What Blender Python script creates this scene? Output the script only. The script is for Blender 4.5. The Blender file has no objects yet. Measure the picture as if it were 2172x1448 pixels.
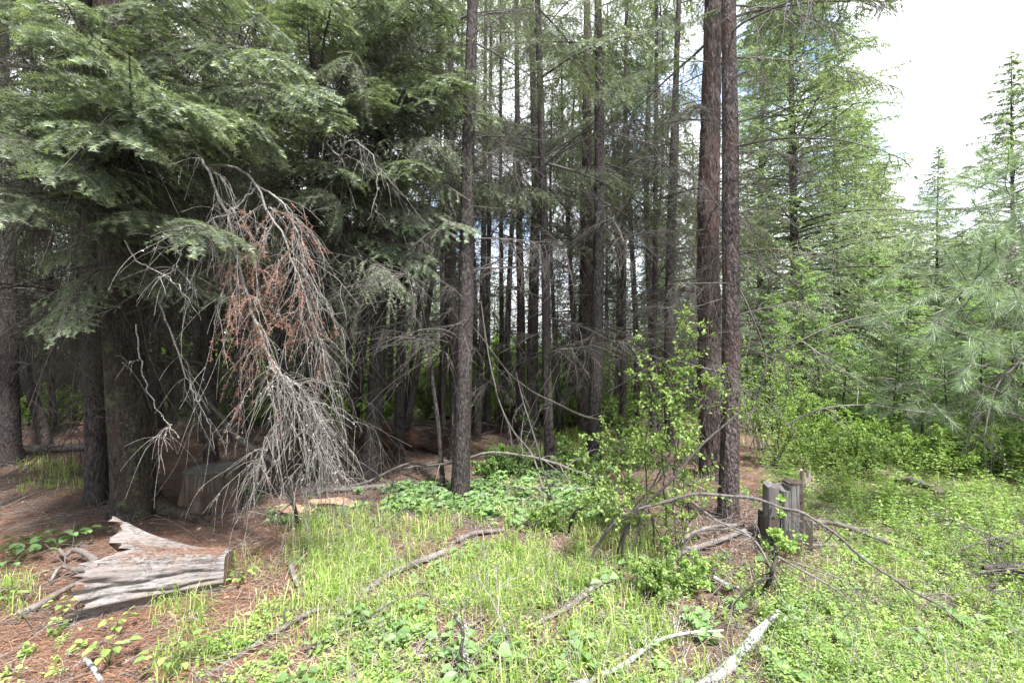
import bpy, math, random
import numpy as np
from mathutils import Vector, Matrix, Quaternion

sc = bpy.context.scene
COL = sc.collection
R = math.radians

# ------------------------------------------------------------------ camera, light, exposure
EYE = 1.6
F = 1026.0                       # focal length in pixels of the 2172 px wide photograph
CX, CY = 1086.0, 724.0
cam_d = bpy.data.cameras.new("camera")
cam = bpy.data.objects.new("camera", cam_d)
COL.objects.link(cam)
cam.location = (0, 0, EYE)
cam.rotation_euler = (R(90), 0, 0)
cam_d.sensor_width = 36
cam_d.lens = 36 * F / 2172
cam_d.clip_start = 0.05
cam_d.clip_end = 3000
sc.camera = cam

SUN_EL, SUN_AZ = 61, 148          # azimuth measured clockwise from +Y: behind the camera, to the right
world = bpy.data.worlds.new("World")
sc.world = world
world.use_nodes = True
wn = world.node_tree
wn.nodes.clear()
w_out = wn.nodes.new("ShaderNodeOutputWorld")
w_bg = wn.nodes.new("ShaderNodeBackground")
w_cl = wn.nodes.new("ShaderNodeBackground")
w_mix = wn.nodes.new("ShaderNodeMixShader")
w_sky = wn.nodes.new("ShaderNodeTexSky")
w_sky.sky_type = 'NISHITA'
w_sky.sun_disc = False
w_sky.sun_elevation = R(SUN_EL)
w_sky.sun_rotation = R(SUN_AZ)
w_sky.air_density = 1.0
w_sky.dust_density = 0.6
w_bg.inputs['Strength'].default_value = 0.13
w_cl.inputs['Color'].default_value = (0.93, 0.96, 1.0, 1)
w_cl.inputs['Strength'].default_value = 0.72
w_tc = wn.nodes.new("ShaderNodeTexCoord")
w_no = wn.nodes.new("ShaderNodeTexNoise")
w_no.inputs['Scale'].default_value = 3.1
w_no.inputs['Detail'].default_value = 5
w_no.inputs['Roughness'].default_value = 0.55
w_rp = wn.nodes.new("ShaderNodeValToRGB")
w_rp.color_ramp.elements[0].position = 0.37
w_rp.color_ramp.elements[1].position = 0.49
wn.links.new(w_tc.outputs['Generated'], w_no.inputs['Vector'])
wn.links.new(w_no.outputs['Fac'], w_rp.inputs['Fac'])
wn.links.new(w_rp.outputs['Color'], w_mix.inputs['Fac'])
wn.links.new(w_sky.outputs['Color'], w_bg.inputs['Color'])
wn.links.new(w_bg.outputs['Background'], w_mix.inputs[1])
wn.links.new(w_cl.outputs['Background'], w_mix.inputs[2])
wn.links.new(w_mix.outputs['Shader'], w_out.inputs['Surface'])

sun_d = bpy.data.lights.new("sun", 'SUN')
sun = bpy.data.objects.new("sun", sun_d)
COL.objects.link(sun)
sun_d.energy = 4.2
sun_d.angle = R(3)
sun_d.color = (1.0, 0.98, 0.955)
az, el = R(SUN_AZ), R(SUN_EL)
sdir = Vector((math.sin(az) * math.cos(el), math.cos(az) * math.cos(el), math.sin(el)))
sun.rotation_euler = (-sdir).to_track_quat('-Z', 'Y').to_euler()

sc.view_settings.view_transform = 'Standard'
sc.view_settings.look = 'None'
sc.view_settings.gamma = 1
sc.view_settings.use_curve_mapping = False
sc.view_settings.exposure = 1.88
sc.render.engine = 'CYCLES'
sc.cycles.max_bounces = 6
sc.cycles.diffuse_bounces = 3
sc.cycles.transmission_bounces = 3
sc.cycles.glossy_bounces = 2

# ------------------------------------------------------------------ noise and numeric helpers
def _hash(i, j, k, s):
    h = (i.astype(np.int64) * 374761393 + j.astype(np.int64) * 668265263 + k.astype(np.int64) * 2147483647 + s * 1274126177) & 0xffffffff
    h = ((h ^ (h >> 13)) * 1274126177) & 0xffffffff
    h = ((h ^ (h >> 16)) * 2246822519) & 0xffffffff
    h = h ^ (h >> 15)
    return (h & 0xffff) / 32767.5 - 1.0

def vnoise(P, s=0):
    P = np.asarray(P, float)
    i = np.floor(P).astype(np.int64)
    f = P - i
    f = f * f * (3 - 2 * f)
    out = 0
    for a in (0, 1):
        wx = f[..., 0] if a else 1 - f[..., 0]
        for b in (0, 1):
            wy = f[..., 1] if b else 1 - f[..., 1]
            for c in (0, 1):
                wz = f[..., 2] if c else 1 - f[..., 2]
                out = out + wx * wy * wz * _hash(i[..., 0] + a, i[..., 1] + b, i[..., 2] + c, s)
    return out

def fbm(P, s=0, o=3):
    P = np.asarray(P, float)
    r, a = 0, 1.0
    for q in range(o):
        r = r + a * vnoise(P * (2.03 ** q) + q * 7.3, s + q)
        a *= 0.5
    return r / 1.75

def n2(x, y, s=0, o=2):
    x = np.asarray(x, float); y = np.asarray(y, float)
    return fbm(np.stack([x, y, np.zeros_like(x) + 0.37], -1), s, o)

def sstep(a, b, v):
    t = np.clip((np.asarray(v, float) - a) / (b - a), 0, 1)
    return t * t * (3 - 2 * t)

def box(v, a, b, s):
    return sstep(a - s, a + s, v) * (1 - sstep(b - s, b + s, v))

def norm(v):
    v = np.asarray(v, float)
    return v / np.maximum(np.linalg.norm(v, axis=-1, keepdims=True), 1e-9)

def hfun(x, y):
    x = np.asarray(x, float); y = np.asarray(y, float)
    h = 0.045 * n2(x * 0.9, y * 0.9, 11) + 0.018 * n2(x * 3.3, y * 3.3, 12)
    h = h + 0.09 * np.exp(-(((x - 1.75) / 0.5) ** 2 + ((y - 3.75) / 0.45) ** 2))      # mound at the split stump
    h = h + 0.02 * np.exp(-(((x + 3.2) / 0.8) ** 2 + ((y - 4.5) / 0.6) ** 2))
    h = h + 0.05 * np.exp(-(((x - 2.0) / 0.7) ** 2 + ((y - 4.6) / 0.5) ** 2))
    d = np.hypot(x, y)
    h = h + 0.5 * sstep(12, 30, d) * n2(x * 0.08, y * 0.08, 13)
    h = h - 1.5 * sstep(9, 22, y) * sstep(3, 12, x)
    return h

def gpt(px, py, dz=0.0):
    """the ground point that the photograph shows at this pixel"""
    y = EYE * F / (py - CY)
    for _ in range(4):
        x = (px - CX) / F * y
        y = (EYE - float(hfun(x, y))) * F / (py - CY)
    x = (px - CX) / F * y
    return np.array([x, y, float(hfun(x, y)) + dz])

def W(px, py, d):
    return np.array([(px - CX) / F * d, d, EYE - (py - CY) / F * d])

def catmull(P, n):
    P = np.asarray(P, float)
    if len(P) == 2:
        t = np.linspace(0, 1, n)[:, None]
        return P[0] * (1 - t) + P[1] * t
    Q = np.vstack([2 * P[0] - P[1], P, 2 * P[-1] - P[-2]])
    m = len(P) - 1
    T = np.linspace(0, m - 1e-6, n)
    i = T.astype(int); t = (T - i)[:, None]
    a, b, c, d = Q[i], Q[i + 1], Q[i + 2], Q[i + 3]
    return 0.5 * ((2 * b) + (c - a) * t + (2 * a - 5 * b + 4 * c - d) * t ** 2 + (3 * b - a - 3 * c + d) * t ** 3)

class MB:
    def __init__(self):
        self.V = []; self.T = []; self.Q = []; self.tint = []; self.mT = []; self.mQ = []; self.sT = []; self.sQ = []; self.n = 0
    def add(self, V, T=None, Q=None, tint=0.5, mat=0, smooth=False):
        V = np.asarray(V, float).reshape(-1, 3)
        self.V.append(V)
        self.tint.append(np.broadcast_to(np.asarray(tint, float).reshape(-1), (len(V),)).copy())
        if T is not None and len(T):
            T = np.asarray(T, np.int64).reshape(-1, 3); self.T.append(T + self.n); self.mT.append(np.full(len(T), mat)); self.sT.append(np.full(len(T), smooth))
        if Q is not None and len(Q):
            Q = np.asarray(Q, np.int64).reshape(-1, 4); self.Q.append(Q + self.n); self.mQ.append(np.full(len(Q), mat)); self.sQ.append(np.full(len(Q), smooth))
        self.n += len(V)
    def mesh(self, name, mats, origin=(0, 0, 0)):
        V = np.vstack(self.V) - np.asarray(origin, float)
        T = np.vstack(self.T) if self.T else np.zeros((0, 3), np.int64)
        Q = np.vstack(self.Q) if self.Q else np.zeros((0, 4), np.int64)
        me = bpy.data.meshes.new(name)
        me.vertices.add(len(V)); me.vertices.foreach_set('co', V.astype(np.float32).ravel())
        loops = np.concatenate([T.ravel(), Q.ravel()]).astype(np.int32)
        me.loops.add(len(loops)); me.loops.foreach_set('vertex_index', loops)
        nt, nq = len(T), len(Q)
        starts = np.concatenate([np.arange(nt) * 3, nt * 3 + np.arange(nq) * 4]).astype(np.int32)
        me.polygons.add(nt + nq); me.polygons.foreach_set('loop_start', starts)
        mi = np.concatenate(self.mT + self.mQ).astype(np.int32)
        sm = np.concatenate(self.sT + self.sQ).astype(bool)
        me.update(calc_edges=True)
        me.polygons.foreach_set('material_index', mi)
        me.polygons.foreach_set('use_smooth', sm)
        at = me.attributes.new('tint', 'FLOAT', 'POINT')
        at.data.foreach_set('value', np.concatenate(self.tint).astype(np.float32))
        for m in (mats if isinstance(mats, (list, tuple)) else [mats]):
            me.materials.append(m)
        me.update()
        return me

def tag(o, label=None, cat=None, group=None, kind=None):
    if label: o['label'] = label
    if cat: o['category'] = cat
    if group: o['group'] = group
    if kind: o['kind'] = kind
    return o

def thing(name, label, cat, loc, group=None):
    o = bpy.data.objects.new(name, None)
    o.empty_display_size = 0.1
    COL.objects.link(o)
    o.location = [float(v) for v in loc]
    return tag(o, label, cat, group)

def part(name, mb, mats, parent):
    o = bpy.data.objects.new(name, mb.mesh(name, mats, parent.location))
    COL.objects.link(o); o.parent = parent
    return o

def single(name, mb, mats, loc, label, cat, group=None, kind=None):
    o = bpy.data.objects.new(name, mb.mesh(name, mats, loc))
    COL.objects.link(o); o.location = [float(v) for v in loc]
    return tag(o, label, cat, group, kind)

def inst(name, me, parent, pos, direc, scale=1.0, roll=0.0, up=(0, 0, 1)):
    """an object sharing the mesh: local +X along direc, +Z as near up as can be"""
    X = norm(direc); U = np.asarray(up, float)
    Y = np.cross(U, X)
    if np.linalg.norm(Y) < 1e-3: Y = np.array([0, 1.0, 0])
    Y = norm(Y); Z = np.cross(X, Y)
    c, s = math.cos(roll), math.sin(roll)
    Y2 = Y * c + Z * s; Z2 = Z * c - Y * s
    o = bpy.data.objects.new(name, me)
    COL.objects.link(o); o.parent = parent
    b = np.asarray(parent.location)
    p = np.asarray(pos, float) - b
    M = Matrix(((X[0] * scale, Y2[0] * scale, Z2[0] * scale, p[0]), (X[1] * scale, Y2[1] * scale, Z2[1] * scale, p[1]), (X[2] * scale, Y2[2] * scale, Z2[2] * scale, p[2]), (0, 0, 0, 1)))
    o.matrix_local = M
    return o

# ---- tubes
def tubes(mb, P, Rr, k=3, tint=0.5, mat=0, smooth=True, cap=False):
    """P (M,N,3) paths, Rr (M,N) radii"""
    P = np.asarray(P, float); M, N, _ = P.shape
    Rr = np.broadcast_to(Rr, (M, N))
    T = np.gradient(P, axis=1); T = norm(T)
    ch = norm(P[:, -1] - P[:, 0])
    ref = np.cross(ch, np.array([0, 0, 1.0]))
    bad = np.linalg.norm(ref, axis=1) < 0.15
    ref[bad] = np.cross(ch[bad], np.array([0, 1.0, 0]))
    ref = norm(ref)[:, None, :]
    U = norm(ref - (ref * T).sum(-1, keepdims=True) * T)
    Vv = np.cross(T, U)
    a = np.arange(k) * 2 * math.pi / k
    ring = U[:, :, None, :] * np.cos(a)[None, None, :, None] + Vv[:, :, None, :] * np.sin(a)[None, None, :, None]
    V = P[:, :, None, :] + ring * Rr[:, :, None, None]
    idx = np.arange(M * N * k).reshape(M, N, k)
    q = np.stack([idx[:, :-1, :], np.roll(idx, -1, 2)[:, :-1, :], np.roll(idx, -1, 2)[:, 1:, :], idx[:, 1:, :]], -1)
    t = np.asarray(tint, float)
    if t.ndim == 1: t = np.repeat(t, N * k)
    elif t.ndim == 2: t = np.repeat(t.ravel(), k)
    mb.add(V.reshape(-1, 3), Q=q.reshape(-1, 4), tint=t, mat=mat, smooth=smooth)
    if cap:
        for e in (0, N - 1):
            c0 = idx[:, e, :]
            for m in range(M):
                vs = V[m, e]
                mb.add(np.vstack([vs, vs.mean(0)]), T=[(i, (i + 1) % k, k) if e else ((i + 1) % k, i, k) for i in range(k)], tint=0.9, mat=mat)

def twig_paths(rng, P0, D, L, N, droop=0.2, wob=0.15):
    P0 = np.asarray(P0, float).reshape(-1, 3); D = norm(D).reshape(-1, 3); M = len(P0)
    L = np.broadcast_to(np.asarray(L, float), (M,)); droop = np.broadcast_to(np.asarray(droop, float), (M,))
    s = np.linspace(0, 1, N)
    P = P0[:, None] + D[:, None] * (L[:, None] * s)[..., None]
    P[..., 2] -= (droop * L)[:, None] * s[None] ** 2
    w = rng.normal(size=(M, N, 3)); w[:, 0] = 0
    w = np.cumsum(np.cumsum(w, 1), 1) / N ** 1.5
    return P + w * (wob * L)[:, None, None]

def along(P, t):
    """sample paths P (M,N,3) at t (M,K) in 0..1 -> points, tangents"""
    M, N, _ = P.shape
    x = np.clip(t, 0, 0.9999) * (N - 1)
    i = x.astype(int); f = (x - i)[..., None]
    m = np.arange(M)[:, None]
    a, b = P[m, i], P[m, np.minimum(i + 1, N - 1)]
    return a * (1 - f) + b * f, norm(b - a)

def needles(mb, rng, pos, axis, plane_n, L, w, tint, mat, flat=0.33, fwd=0.55):
    """one long thin triangle per needle, set to both sides of the twig"""
    n = len(pos)
    side = np.cross(axis, plane_n); side = norm(side)
    sgn = rng.choice([-1, 1], n)[:, None]
    d = side * sgn + plane_n * rng.normal(0.12, flat, (n, 1)) + axis * rng.normal(fwd, 0.25, (n, 1))
    d = norm(d)
    wv = norm(np.cross(d, plane_n + rng.normal(0, 0.35, (n, 3))))
    L = np.broadcast_to(L, (n,))[:, None] * rng.uniform(0.75, 1.2, (n, 1))
    V = np.stack([pos + wv * w / 2, pos - wv * w / 2, pos + d * L], 1)
    mb.add(V.reshape(-1, 3), T=np.arange(n * 3).reshape(-1, 3), tint=np.repeat(np.broadcast_to(tint, (n,)), 3), mat=mat)

def leaves(mb, P, D, Nn, L, Wd, tint, mat=0, fold=0.18):
    """folded oval leaf: two quads"""
    n = len(P)
    D = norm(D); S = norm(np.cross(D, Nn)); Nn = np.cross(S, D)
    L = np.broadcast_to(L, (n,))[:, None]; Wd = np.broadcast_to(Wd, (n,))[:, None]
    b = P; t = P + D * L - Nn * L * 0.12
    up = Nn * Wd * fold
    l1 = P + D * L * 0.30 + S * Wd * 0.46 + up; l2 = P + D * L * 0.72 + S * Wd * 0.40 + up * 0.6
    r1 = P + D * L * 0.30 - S * Wd * 0.46 + up; r2 = P + D * L * 0.72 - S * Wd * 0.40 + up * 0.6
    V = np.stack([b, l1, l2, t, r2, r1], 1)
    i = np.arange(n)[:, None] * 6
    Q = np.concatenate([i + np.array([[0, 3, 2, 1]]), i + np.array([[0, 5, 4, 3]])])
    mb.add(V.reshape(-1, 3), Q=Q, tint=np.repeat(np.broadcast_to(tint, (n,)), 6), mat=mat)

# ------------------------------------------------------------------ materials
def mat_new(name):
    m = bpy.data.materials.new(name); m.use_nodes = True
    nt = m.node_tree; nt.nodes.clear()
    out = nt.nodes.new("ShaderNodeOutputMaterial")
    return m, nt, out

def nnode(nt, t, **kw):
    n = nt.nodes.new(t)
    for k, v in kw.items():
        if k in n.inputs: n.inputs[k].default_value = v
        else: setattr(n, k, v)
    return n

def mixc(nt, fac, a, b, mode='MIX'):
    m = nt.nodes.new("ShaderNodeMixRGB"); m.blend_type = mode
    for s, v in ((0, fac), (1, a), (2, b)):
        if isinstance(v, bpy.types.NodeSocket): nt.links.new(v, m.inputs[s])
        elif s == 0: m.inputs[0].default_value = v
        else: m.inputs[s].default_value = (*v, 1)
    return m.outputs[0]

def ramp(nt, src, stops):
    r = nt.nodes.new("ShaderNodeValToRGB")
    cr = r.color_ramp
    while len(cr.elements) < len(stops): cr.elements.new(0.5)
    for e, (p, c) in zip(cr.elements, stops):
        e.position = p; e.color = (*c, 1) if len(c) == 3 else c
    nt.links.new(src, r.inputs[0])
    return r.outputs[0]

def leaf_mat(name, cols, transl=0.3, rough=0.45, spec=0.35, var=0.25):
    m, nt, out = mat_new(name)
    at = nnode(nt, "ShaderNodeAttribute"); at.attribute_name = 'tint'
    n = len(cols)
    c = ramp(nt, at.outputs['Fac'], [(i / max(n - 1, 1), col) for i, col in enumerate(cols)])
    oi = nnode(nt, "ShaderNodeObjectInfo")
    mr = nnode(nt, "ShaderNodeMapRange"); mr.inputs[3].default_value = 1 - var; mr.inputs[4].default_value = 1 + var
    nt.links.new(oi.outputs['Random'], mr.inputs[0])
    cc = nt.nodes.new("ShaderNodeVectorMath"); cc.operation = 'SCALE'
    nt.links.new(c, cc.inputs[0]); nt.links.new(mr.outputs[0], cc.inputs[3])
    p = nnode(nt, "ShaderNodeBsdfPrincipled"); p.inputs['Roughness'].default_value = rough
    p.inputs['Specular IOR Level'].default_value = spec
    nt.links.new(cc.outputs[0], p.inputs['Base Color'])
    t = nnode(nt, "ShaderNodeBsdfTranslucent")
    tc = mixc(nt, 1.0, cc.outputs[0], (1.5, 1.6, 0.7), 'MULTIPLY')
    nt.links.new(tc, t.inputs['Color'])
    mx = nnode(nt, "ShaderNodeMixShader"); mx.inputs[0].default_value = transl
    nt.links.new(p.outputs[0], mx.inputs[1]); nt.links.new(t.outputs[0], mx.inputs[2])
    nt.links.new(mx.outputs[0], out.inputs[0])
    return m

def bark_mat(name, dark, light, patch, lichen=0.25, scale=1.0, lich_col=(0.30, 0.31, 0.27), bump=0.6, stretch=0.22, moss=0.0):
    m, nt, out = mat_new(name)
    tc = nnode(nt, "ShaderNodeTexCoord")
    mp = nnode(nt, "ShaderNodeMapping"); mp.inputs['Scale'].default_value = (scale, scale, scale * stretch)
    nt.links.new(tc.outputs['Object'], mp.inputs[0])
    n1 = nnode(nt, "ShaderNodeTexNoise", Scale=26.0, Detail=8.0, Roughness=0.68)
    nt.links.new(mp.outputs[0], n1.inputs['Vector'])
    v = nnode(nt, "ShaderNodeTexVoronoi", Scale=34.0); v.feature = 'F1'
    va = nt.nodes.new("ShaderNodeVectorMath"); va.operation = 'ADD'
    sc_ = nt.nodes.new("ShaderNodeVectorMath"); sc_.operation = 'SCALE'; sc_.inputs[3].default_value = 0.03
    nt.links.new(n1.outputs['Color'], sc_.inputs[0]); nt.links.new(mp.outputs[0], va.inputs[0]); nt.links.new(sc_.outputs[0], va.inputs[1])
    nt.links.new(va.outputs[0], v.inputs['Vector'])
    base = ramp(nt, n1.outputs['Fac'], [(0.32, dark), (0.62, light)])
    plate = ramp(nt, v.outputs['Distance'], [(0.25, (1, 1, 1)), (0.75, (0.35, 0.33, 0.33))])
    c = mixc(nt, 0.85, base, plate, 'MULTIPLY')
    n2_ = nnode(nt, "ShaderNodeTexNoise", Scale=5.0, Detail=4.0)
    nt.links.new(mp.outputs[0], n2_.inputs['Vector'])
    f2 = ramp(nt, n2_.outputs['Fac'], [(0.48, (0, 0, 0)), (0.66, (1, 1, 1))])
    c = mixc(nt, f2, c, patch)
    n3 = nnode(nt, "ShaderNodeTexNoise", Scale=85.0, Detail=5.0, Roughness=0.75)
    nt.links.new(tc.outputs['Object'], n3.inputs['Vector'])
    f3 = ramp(nt, n3.outputs['Fac'], [(0.66 - 0.12 * lichen, (0, 0, 0)), (0.74 - 0.12 * lichen, (1, 1, 1))])
    c = mixc(nt, f3, c, lich_col)
    if moss:
        n4 = nnode(nt, "ShaderNodeTexNoise", Scale=9.0, Detail=6.0, Roughness=0.7)
        nt.links.new(tc.outputs['Object'], n4.inputs['Vector'])
        f4 = ramp(nt, n4.outputs['Fac'], [(0.62 - moss * 0.2, (0, 0, 0)), (0.72 - moss * 0.2, (1, 1, 1))])
        c = mixc(nt, f4, c, (0.07, 0.085, 0.04))
    p = nnode(nt, "ShaderNodeBsdfPrincipled"); p.inputs['Roughness'].default_value = 0.85; p.inputs['Specular IOR Level'].default_value = 0.2
    nt.links.new(c, p.inputs['Base Color'])
    ad = nnode(nt, "ShaderNodeMath"); ad.operation = 'SUBTRACT'
    nt.links.new(n1.outputs['Fac'], ad.inputs[0]); nt.links.new(v.outputs['Distance'], ad.inputs[1])
    b = nnode(nt, "ShaderNodeBump"); b.inputs['Strength'].default_value = bump; b.inputs['Distance'].default_value = 0.02
    nt.links.new(ad.outputs[0], b.inputs['Height']); nt.links.new(b.outputs[0], p.inputs['Normal'])
    nt.links.new(p.outputs[0], out.inputs[0])
    return m

def twig_mat(name, a, b, scale=60):
    m, nt, out = mat_new(name)
    tc = nnode(nt, "ShaderNodeTexCoord")
    n1 = nnode(nt, "ShaderNodeTexNoise", Scale=float(scale), Detail=4.0, Roughness=0.7)
    nt.links.new(tc.outputs['Object'], n1.inputs['Vector'])
    c = ramp(nt, n1.outputs['Fac'], [(0.35, a), (0.62, b)])
    oi = nnode(nt, "ShaderNodeObjectInfo")
    mr = nnode(nt, "ShaderNodeMapRange"); mr.inputs[3].default_value = 0.75; mr.inputs[4].default_value = 1.2
    nt.links.new(oi.outputs['Random'], mr.inputs[0])
    cc = nt.nodes.new("ShaderNodeVectorMath"); cc.operation = 'SCALE'
    nt.links.new(c, cc.inputs[0]); nt.links.new(mr.outputs[0], cc.inputs[3])
    p = nnode(nt, "ShaderNodeBsdfPrincipled"); p.inputs['Roughness'].default_value = 0.8; p.inputs['Specular IOR Level'].default_value = 0.25
    nt.links.new(cc.outputs[0], p.inputs['Base Color'])
    nt.links.new(p.outputs[0], out.inputs[0])
    return m

def wood_mat(name, cols, grain=(3, 55, 55), litter=0.0, bump=0.7, crack=0.5):
    """weathered wood, grain along local X; litter lies on what faces up"""
    m, nt, out = mat_new(name)
    tc = nnode(nt, "ShaderNodeTexCoord")
    mp = nnode(nt, "ShaderNodeMapping"); mp.inputs['Scale'].default_value = grain
    nt.links.new(tc.outputs['Object'], mp.inputs[0])
    n1 = nnode(nt, "ShaderNodeTexNoise", Scale=1.0, Detail=8.0, Roughness=0.7, Distortion=0.4)
    nt.links.new(mp.outputs[0], n1.inputs['Vector'])
    mpf = nnode(nt, "ShaderNodeMapping"); mpf.inputs['Scale'].default_value = tuple(g * 3.1 for g in grain)
    nt.links.new(tc.outputs['Object'], mpf.inputs[0])
    nf = nnode(nt, "ShaderNodeTexNoise", Scale=1.0, Detail=5.0, Roughness=0.75)
    nt.links.new(mpf.outputs[0], nf.inputs['Vector'])
    c = ramp(nt, n1.outputs['Fac'], [(0.28, cols[0]), (0.45, cols[1]), (0.68, cols[2])])
    cf = ramp(nt, nf.outputs['Fac'], [(0.36, (0.25, 0.23, 0.22)), (0.52, (1, 1, 1))])
    c = mixc(nt, 0.85, c, cf, 'MULTIPLY')
    n2_ = nnode(nt, "ShaderNodeTexNoise", Scale=7.0, Detail=5.0)
    nt.links.new(tc.outputs['Object'], n2_.inputs['Vector'])
    f2 = ramp(nt, n2_.outputs['Fac'], [(0.45, (0, 0, 0)), (0.7, (1, 1, 1))])
    c = mixc(nt, f2, c, cols[3])
    if litter:
        g = nnode(nt, "ShaderNodeNewGeometry")
        sx = nnode(nt, "ShaderNodeSeparateXYZ"); nt.links.new(g.outputs['Normal'], sx.inputs[0])
        n3 = nnode(nt, "ShaderNodeTexNoise", Scale=22.0, Detail=6.0, Roughness=0.7)
        nt.links.new(tc.outputs['Object'], n3.inputs['Vector'])
        ad = nnode(nt, "ShaderNodeMath"); ad.operation = 'MULTIPLY_ADD'; ad.inputs[1].default_value = 1.0
        nt.links.new(sx.outputs['Z'], ad.inputs[0]); nt.links.new(n3.outputs['Fac'], ad.inputs[2])
        f3 = ramp(nt, ad.outputs[0], [(1.52 - litter, (0, 0, 0)), (1.62 - litter, (1, 1, 1))])
        n5 = nnode(nt, "ShaderNodeTexNoise", Scale=120.0, Detail=4.0, Roughness=0.8)
        nt.links.new(tc.outputs['Object'], n5.inputs['Vector'])
        lc = ramp(nt, n5.outputs['Fac'], [(0.35, (0.09, 0.04, 0.02)), (0.6, (0.33, 0.15, 0.08))])
        c = mixc(nt, f3, c, lc)
    p = nnode(nt, "ShaderNodeBsdfPrincipled"); p.inputs['Roughness'].default_value = 0.85; p.inputs['Specular IOR Level'].default_value = 0.2
    nt.links.new(c, p.inputs['Base Color'])
    b = nnode(nt, "ShaderNodeBump"); b.inputs['Strength'].default_value = bump; b.inputs['Distance'].default_value = 0.01
    nt.links.new(n1.outputs['Fac'], b.inputs['Height']); nt.links.new(b.outputs[0], p.inputs['Normal'])
    nt.links.new(p.outputs[0], out.inputs[0])
    return m

M = {}
M['bark_dark'] = bark_mat('bark_dark', (0.012, 0.010, 0.010), (0.085, 0.072, 0.069), (0.045, 0.034, 0.031), lichen=0.15, scale=1.5, stretch=0.4)
M['bark_fir'] = bark_mat('bark_fir', (0.009, 0.008, 0.007), (0.070, 0.058, 0.050), (0.038, 0.026, 0.020), lichen=0.4, moss=0.35, stretch=0.4, scale=1.3)
M['bark_grey'] = bark_mat('bark_grey', (0.011, 0.009, 0.009), (0.075, 0.064, 0.062), (0.038, 0.029, 0.027), lichen=0.3, scale=1.5, stretch=0.42)
M['bark_scaly'] = bark_mat('bark_scaly', (0.012, 0.009, 0.009), (0.14, 0.112, 0.108), (0.055, 0.034, 0.029), lichen=0.5, scale=1.5, stretch=0.5, bump=1.0, lich_col=(0.34, 0.31, 0.30))
M['bark_red'] = bark_mat('bark_red', (0.009, 0.007, 0.006), (0.105, 0.078, 0.073), (0.055, 0.031, 0.027), lichen=0.45, scale=1.2, stretch=0.28, bump=1.0, lich_col=(0.36, 0.30, 0.28))
M['twig_pale'] = twig_mat('twig_pale', (0.07, 0.062, 0.056), (0.27, 0.25, 0.23))
M['twig_grey'] = twig_mat('twig_grey', (0.035, 0.03, 0.027), (0.13, 0.115, 0.106))
M['twig_dark'] = twig_mat('twig_dark', (0.018, 0.015, 0.013), (0.062, 0.054, 0.047))
M['lichen'] = twig_mat('lichen', (0.16, 0.17, 0.145), (0.38, 0.39, 0.35), 90)
M['fir_needles'] = leaf_mat('fir_needles', [(0.095, 0.122, 0.080), (0.20, 0.24, 0.16), (0.32, 0.41, 0.19)], 0.28, 0.38, 0.55)
M['fir_needles_far'] = leaf_mat('fir_needles_far', [(0.115, 0.15, 0.11), (0.21, 0.26, 0.175), (0.28, 0.345, 0.21)], 0.38, 0.5, 0.35)  # needle colours lightened to paint in the haze over far crowns
M['fir_needles_young'] = leaf_mat('fir_needles_young', [(0.13, 0.20, 0.09), (0.23, 0.33, 0.14), (0.33, 0.44, 0.18)], 0.35, 0.5, 0.35)
M['pine_needles'] = leaf_mat('pine_needles', [(0.11, 0.16, 0.10), (0.19, 0.25, 0.16), (0.27, 0.34, 0.20)], 0.25, 0.4, 0.5)
M['needles_red'] = leaf_mat('needles_red', [(0.10, 0.045, 0.03), (0.22, 0.105, 0.07)], 0.15, 0.6, 0.3)
M['leaf_bright'] = leaf_mat('leaf_bright', [(0.11, 0.17, 0.05), (0.20, 0.30, 0.085), (0.33, 0.42, 0.13)], 0.4, 0.5, 0.35)
M['leaf_mid'] = leaf_mat('leaf_mid', [(0.07, 0.12, 0.04), (0.13, 0.20, 0.065), (0.20, 0.29, 0.09)], 0.35, 0.45, 0.4)
M['leaf_broad'] = leaf_mat('leaf_broad', [(0.09, 0.15, 0.06), (0.15, 0.24, 0.09)], 0.3, 0.45, 0.4)
M['grass'] = leaf_mat('grass', [(0.14, 0.20, 0.05), (0.25, 0.35, 0.09), (0.46, 0.43, 0.24)], 0.4, 0.5, 0.35)
M['straw'] = leaf_mat('straw', [(0.22, 0.17, 0.12), (0.54, 0.47, 0.37)], 0.15, 0.6, 0.3)
M['litter'] = leaf_mat('litter', [(0.09, 0.042, 0.028), (0.24, 0.118, 0.074), (0.42, 0.28, 0.20)], 0.05, 0.65, 0.25)
M['log_wood'] = wood_mat('log_wood', [(0.022, 0.019, 0.018), (0.135, 0.122, 0.117), (0.28, 0.262, 0.256), (0.16, 0.132, 0.118)], litter=0.17)
M['log_end'] = wood_mat('log_end', [(0.03, 0.02, 0.015), (0.14, 0.09, 0.06), (0.30, 0.22, 0.17), (0.10, 0.06, 0.04)], grain=(30, 30, 30))
M['stump_grey'] = wood_mat('stump_grey', [(0.010, 0.009, 0.009), (0.085, 0.078, 0.076), (0.20, 0.19, 0.187), (0.095, 0.082, 0.076)], grain=(60, 60, 2.5))
M['stump_brown'] = wood_mat('stump_brown', [(0.008, 0.007, 0.006), (0.042, 0.036, 0.031), (0.11, 0.095, 0.083), (0.075, 0.045, 0.03)], grain=(28, 28, 2.5))
M['stump_bark'] = wood_mat('stump_bark', [(0.010, 0.008, 0.007), (0.045, 0.036, 0.032), (0.12, 0.098, 0.09), (0.05, 0.033, 0.026)], grain=(50, 50, 4))
M['wood_pale'] = wood_mat('wood_pale', [(0.10, 0.055, 0.04), (0.34, 0.26, 0.225), (0.52, 0.46, 0.43), (0.26, 0.16, 0.12)], grain=(35, 35, 4))
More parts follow.
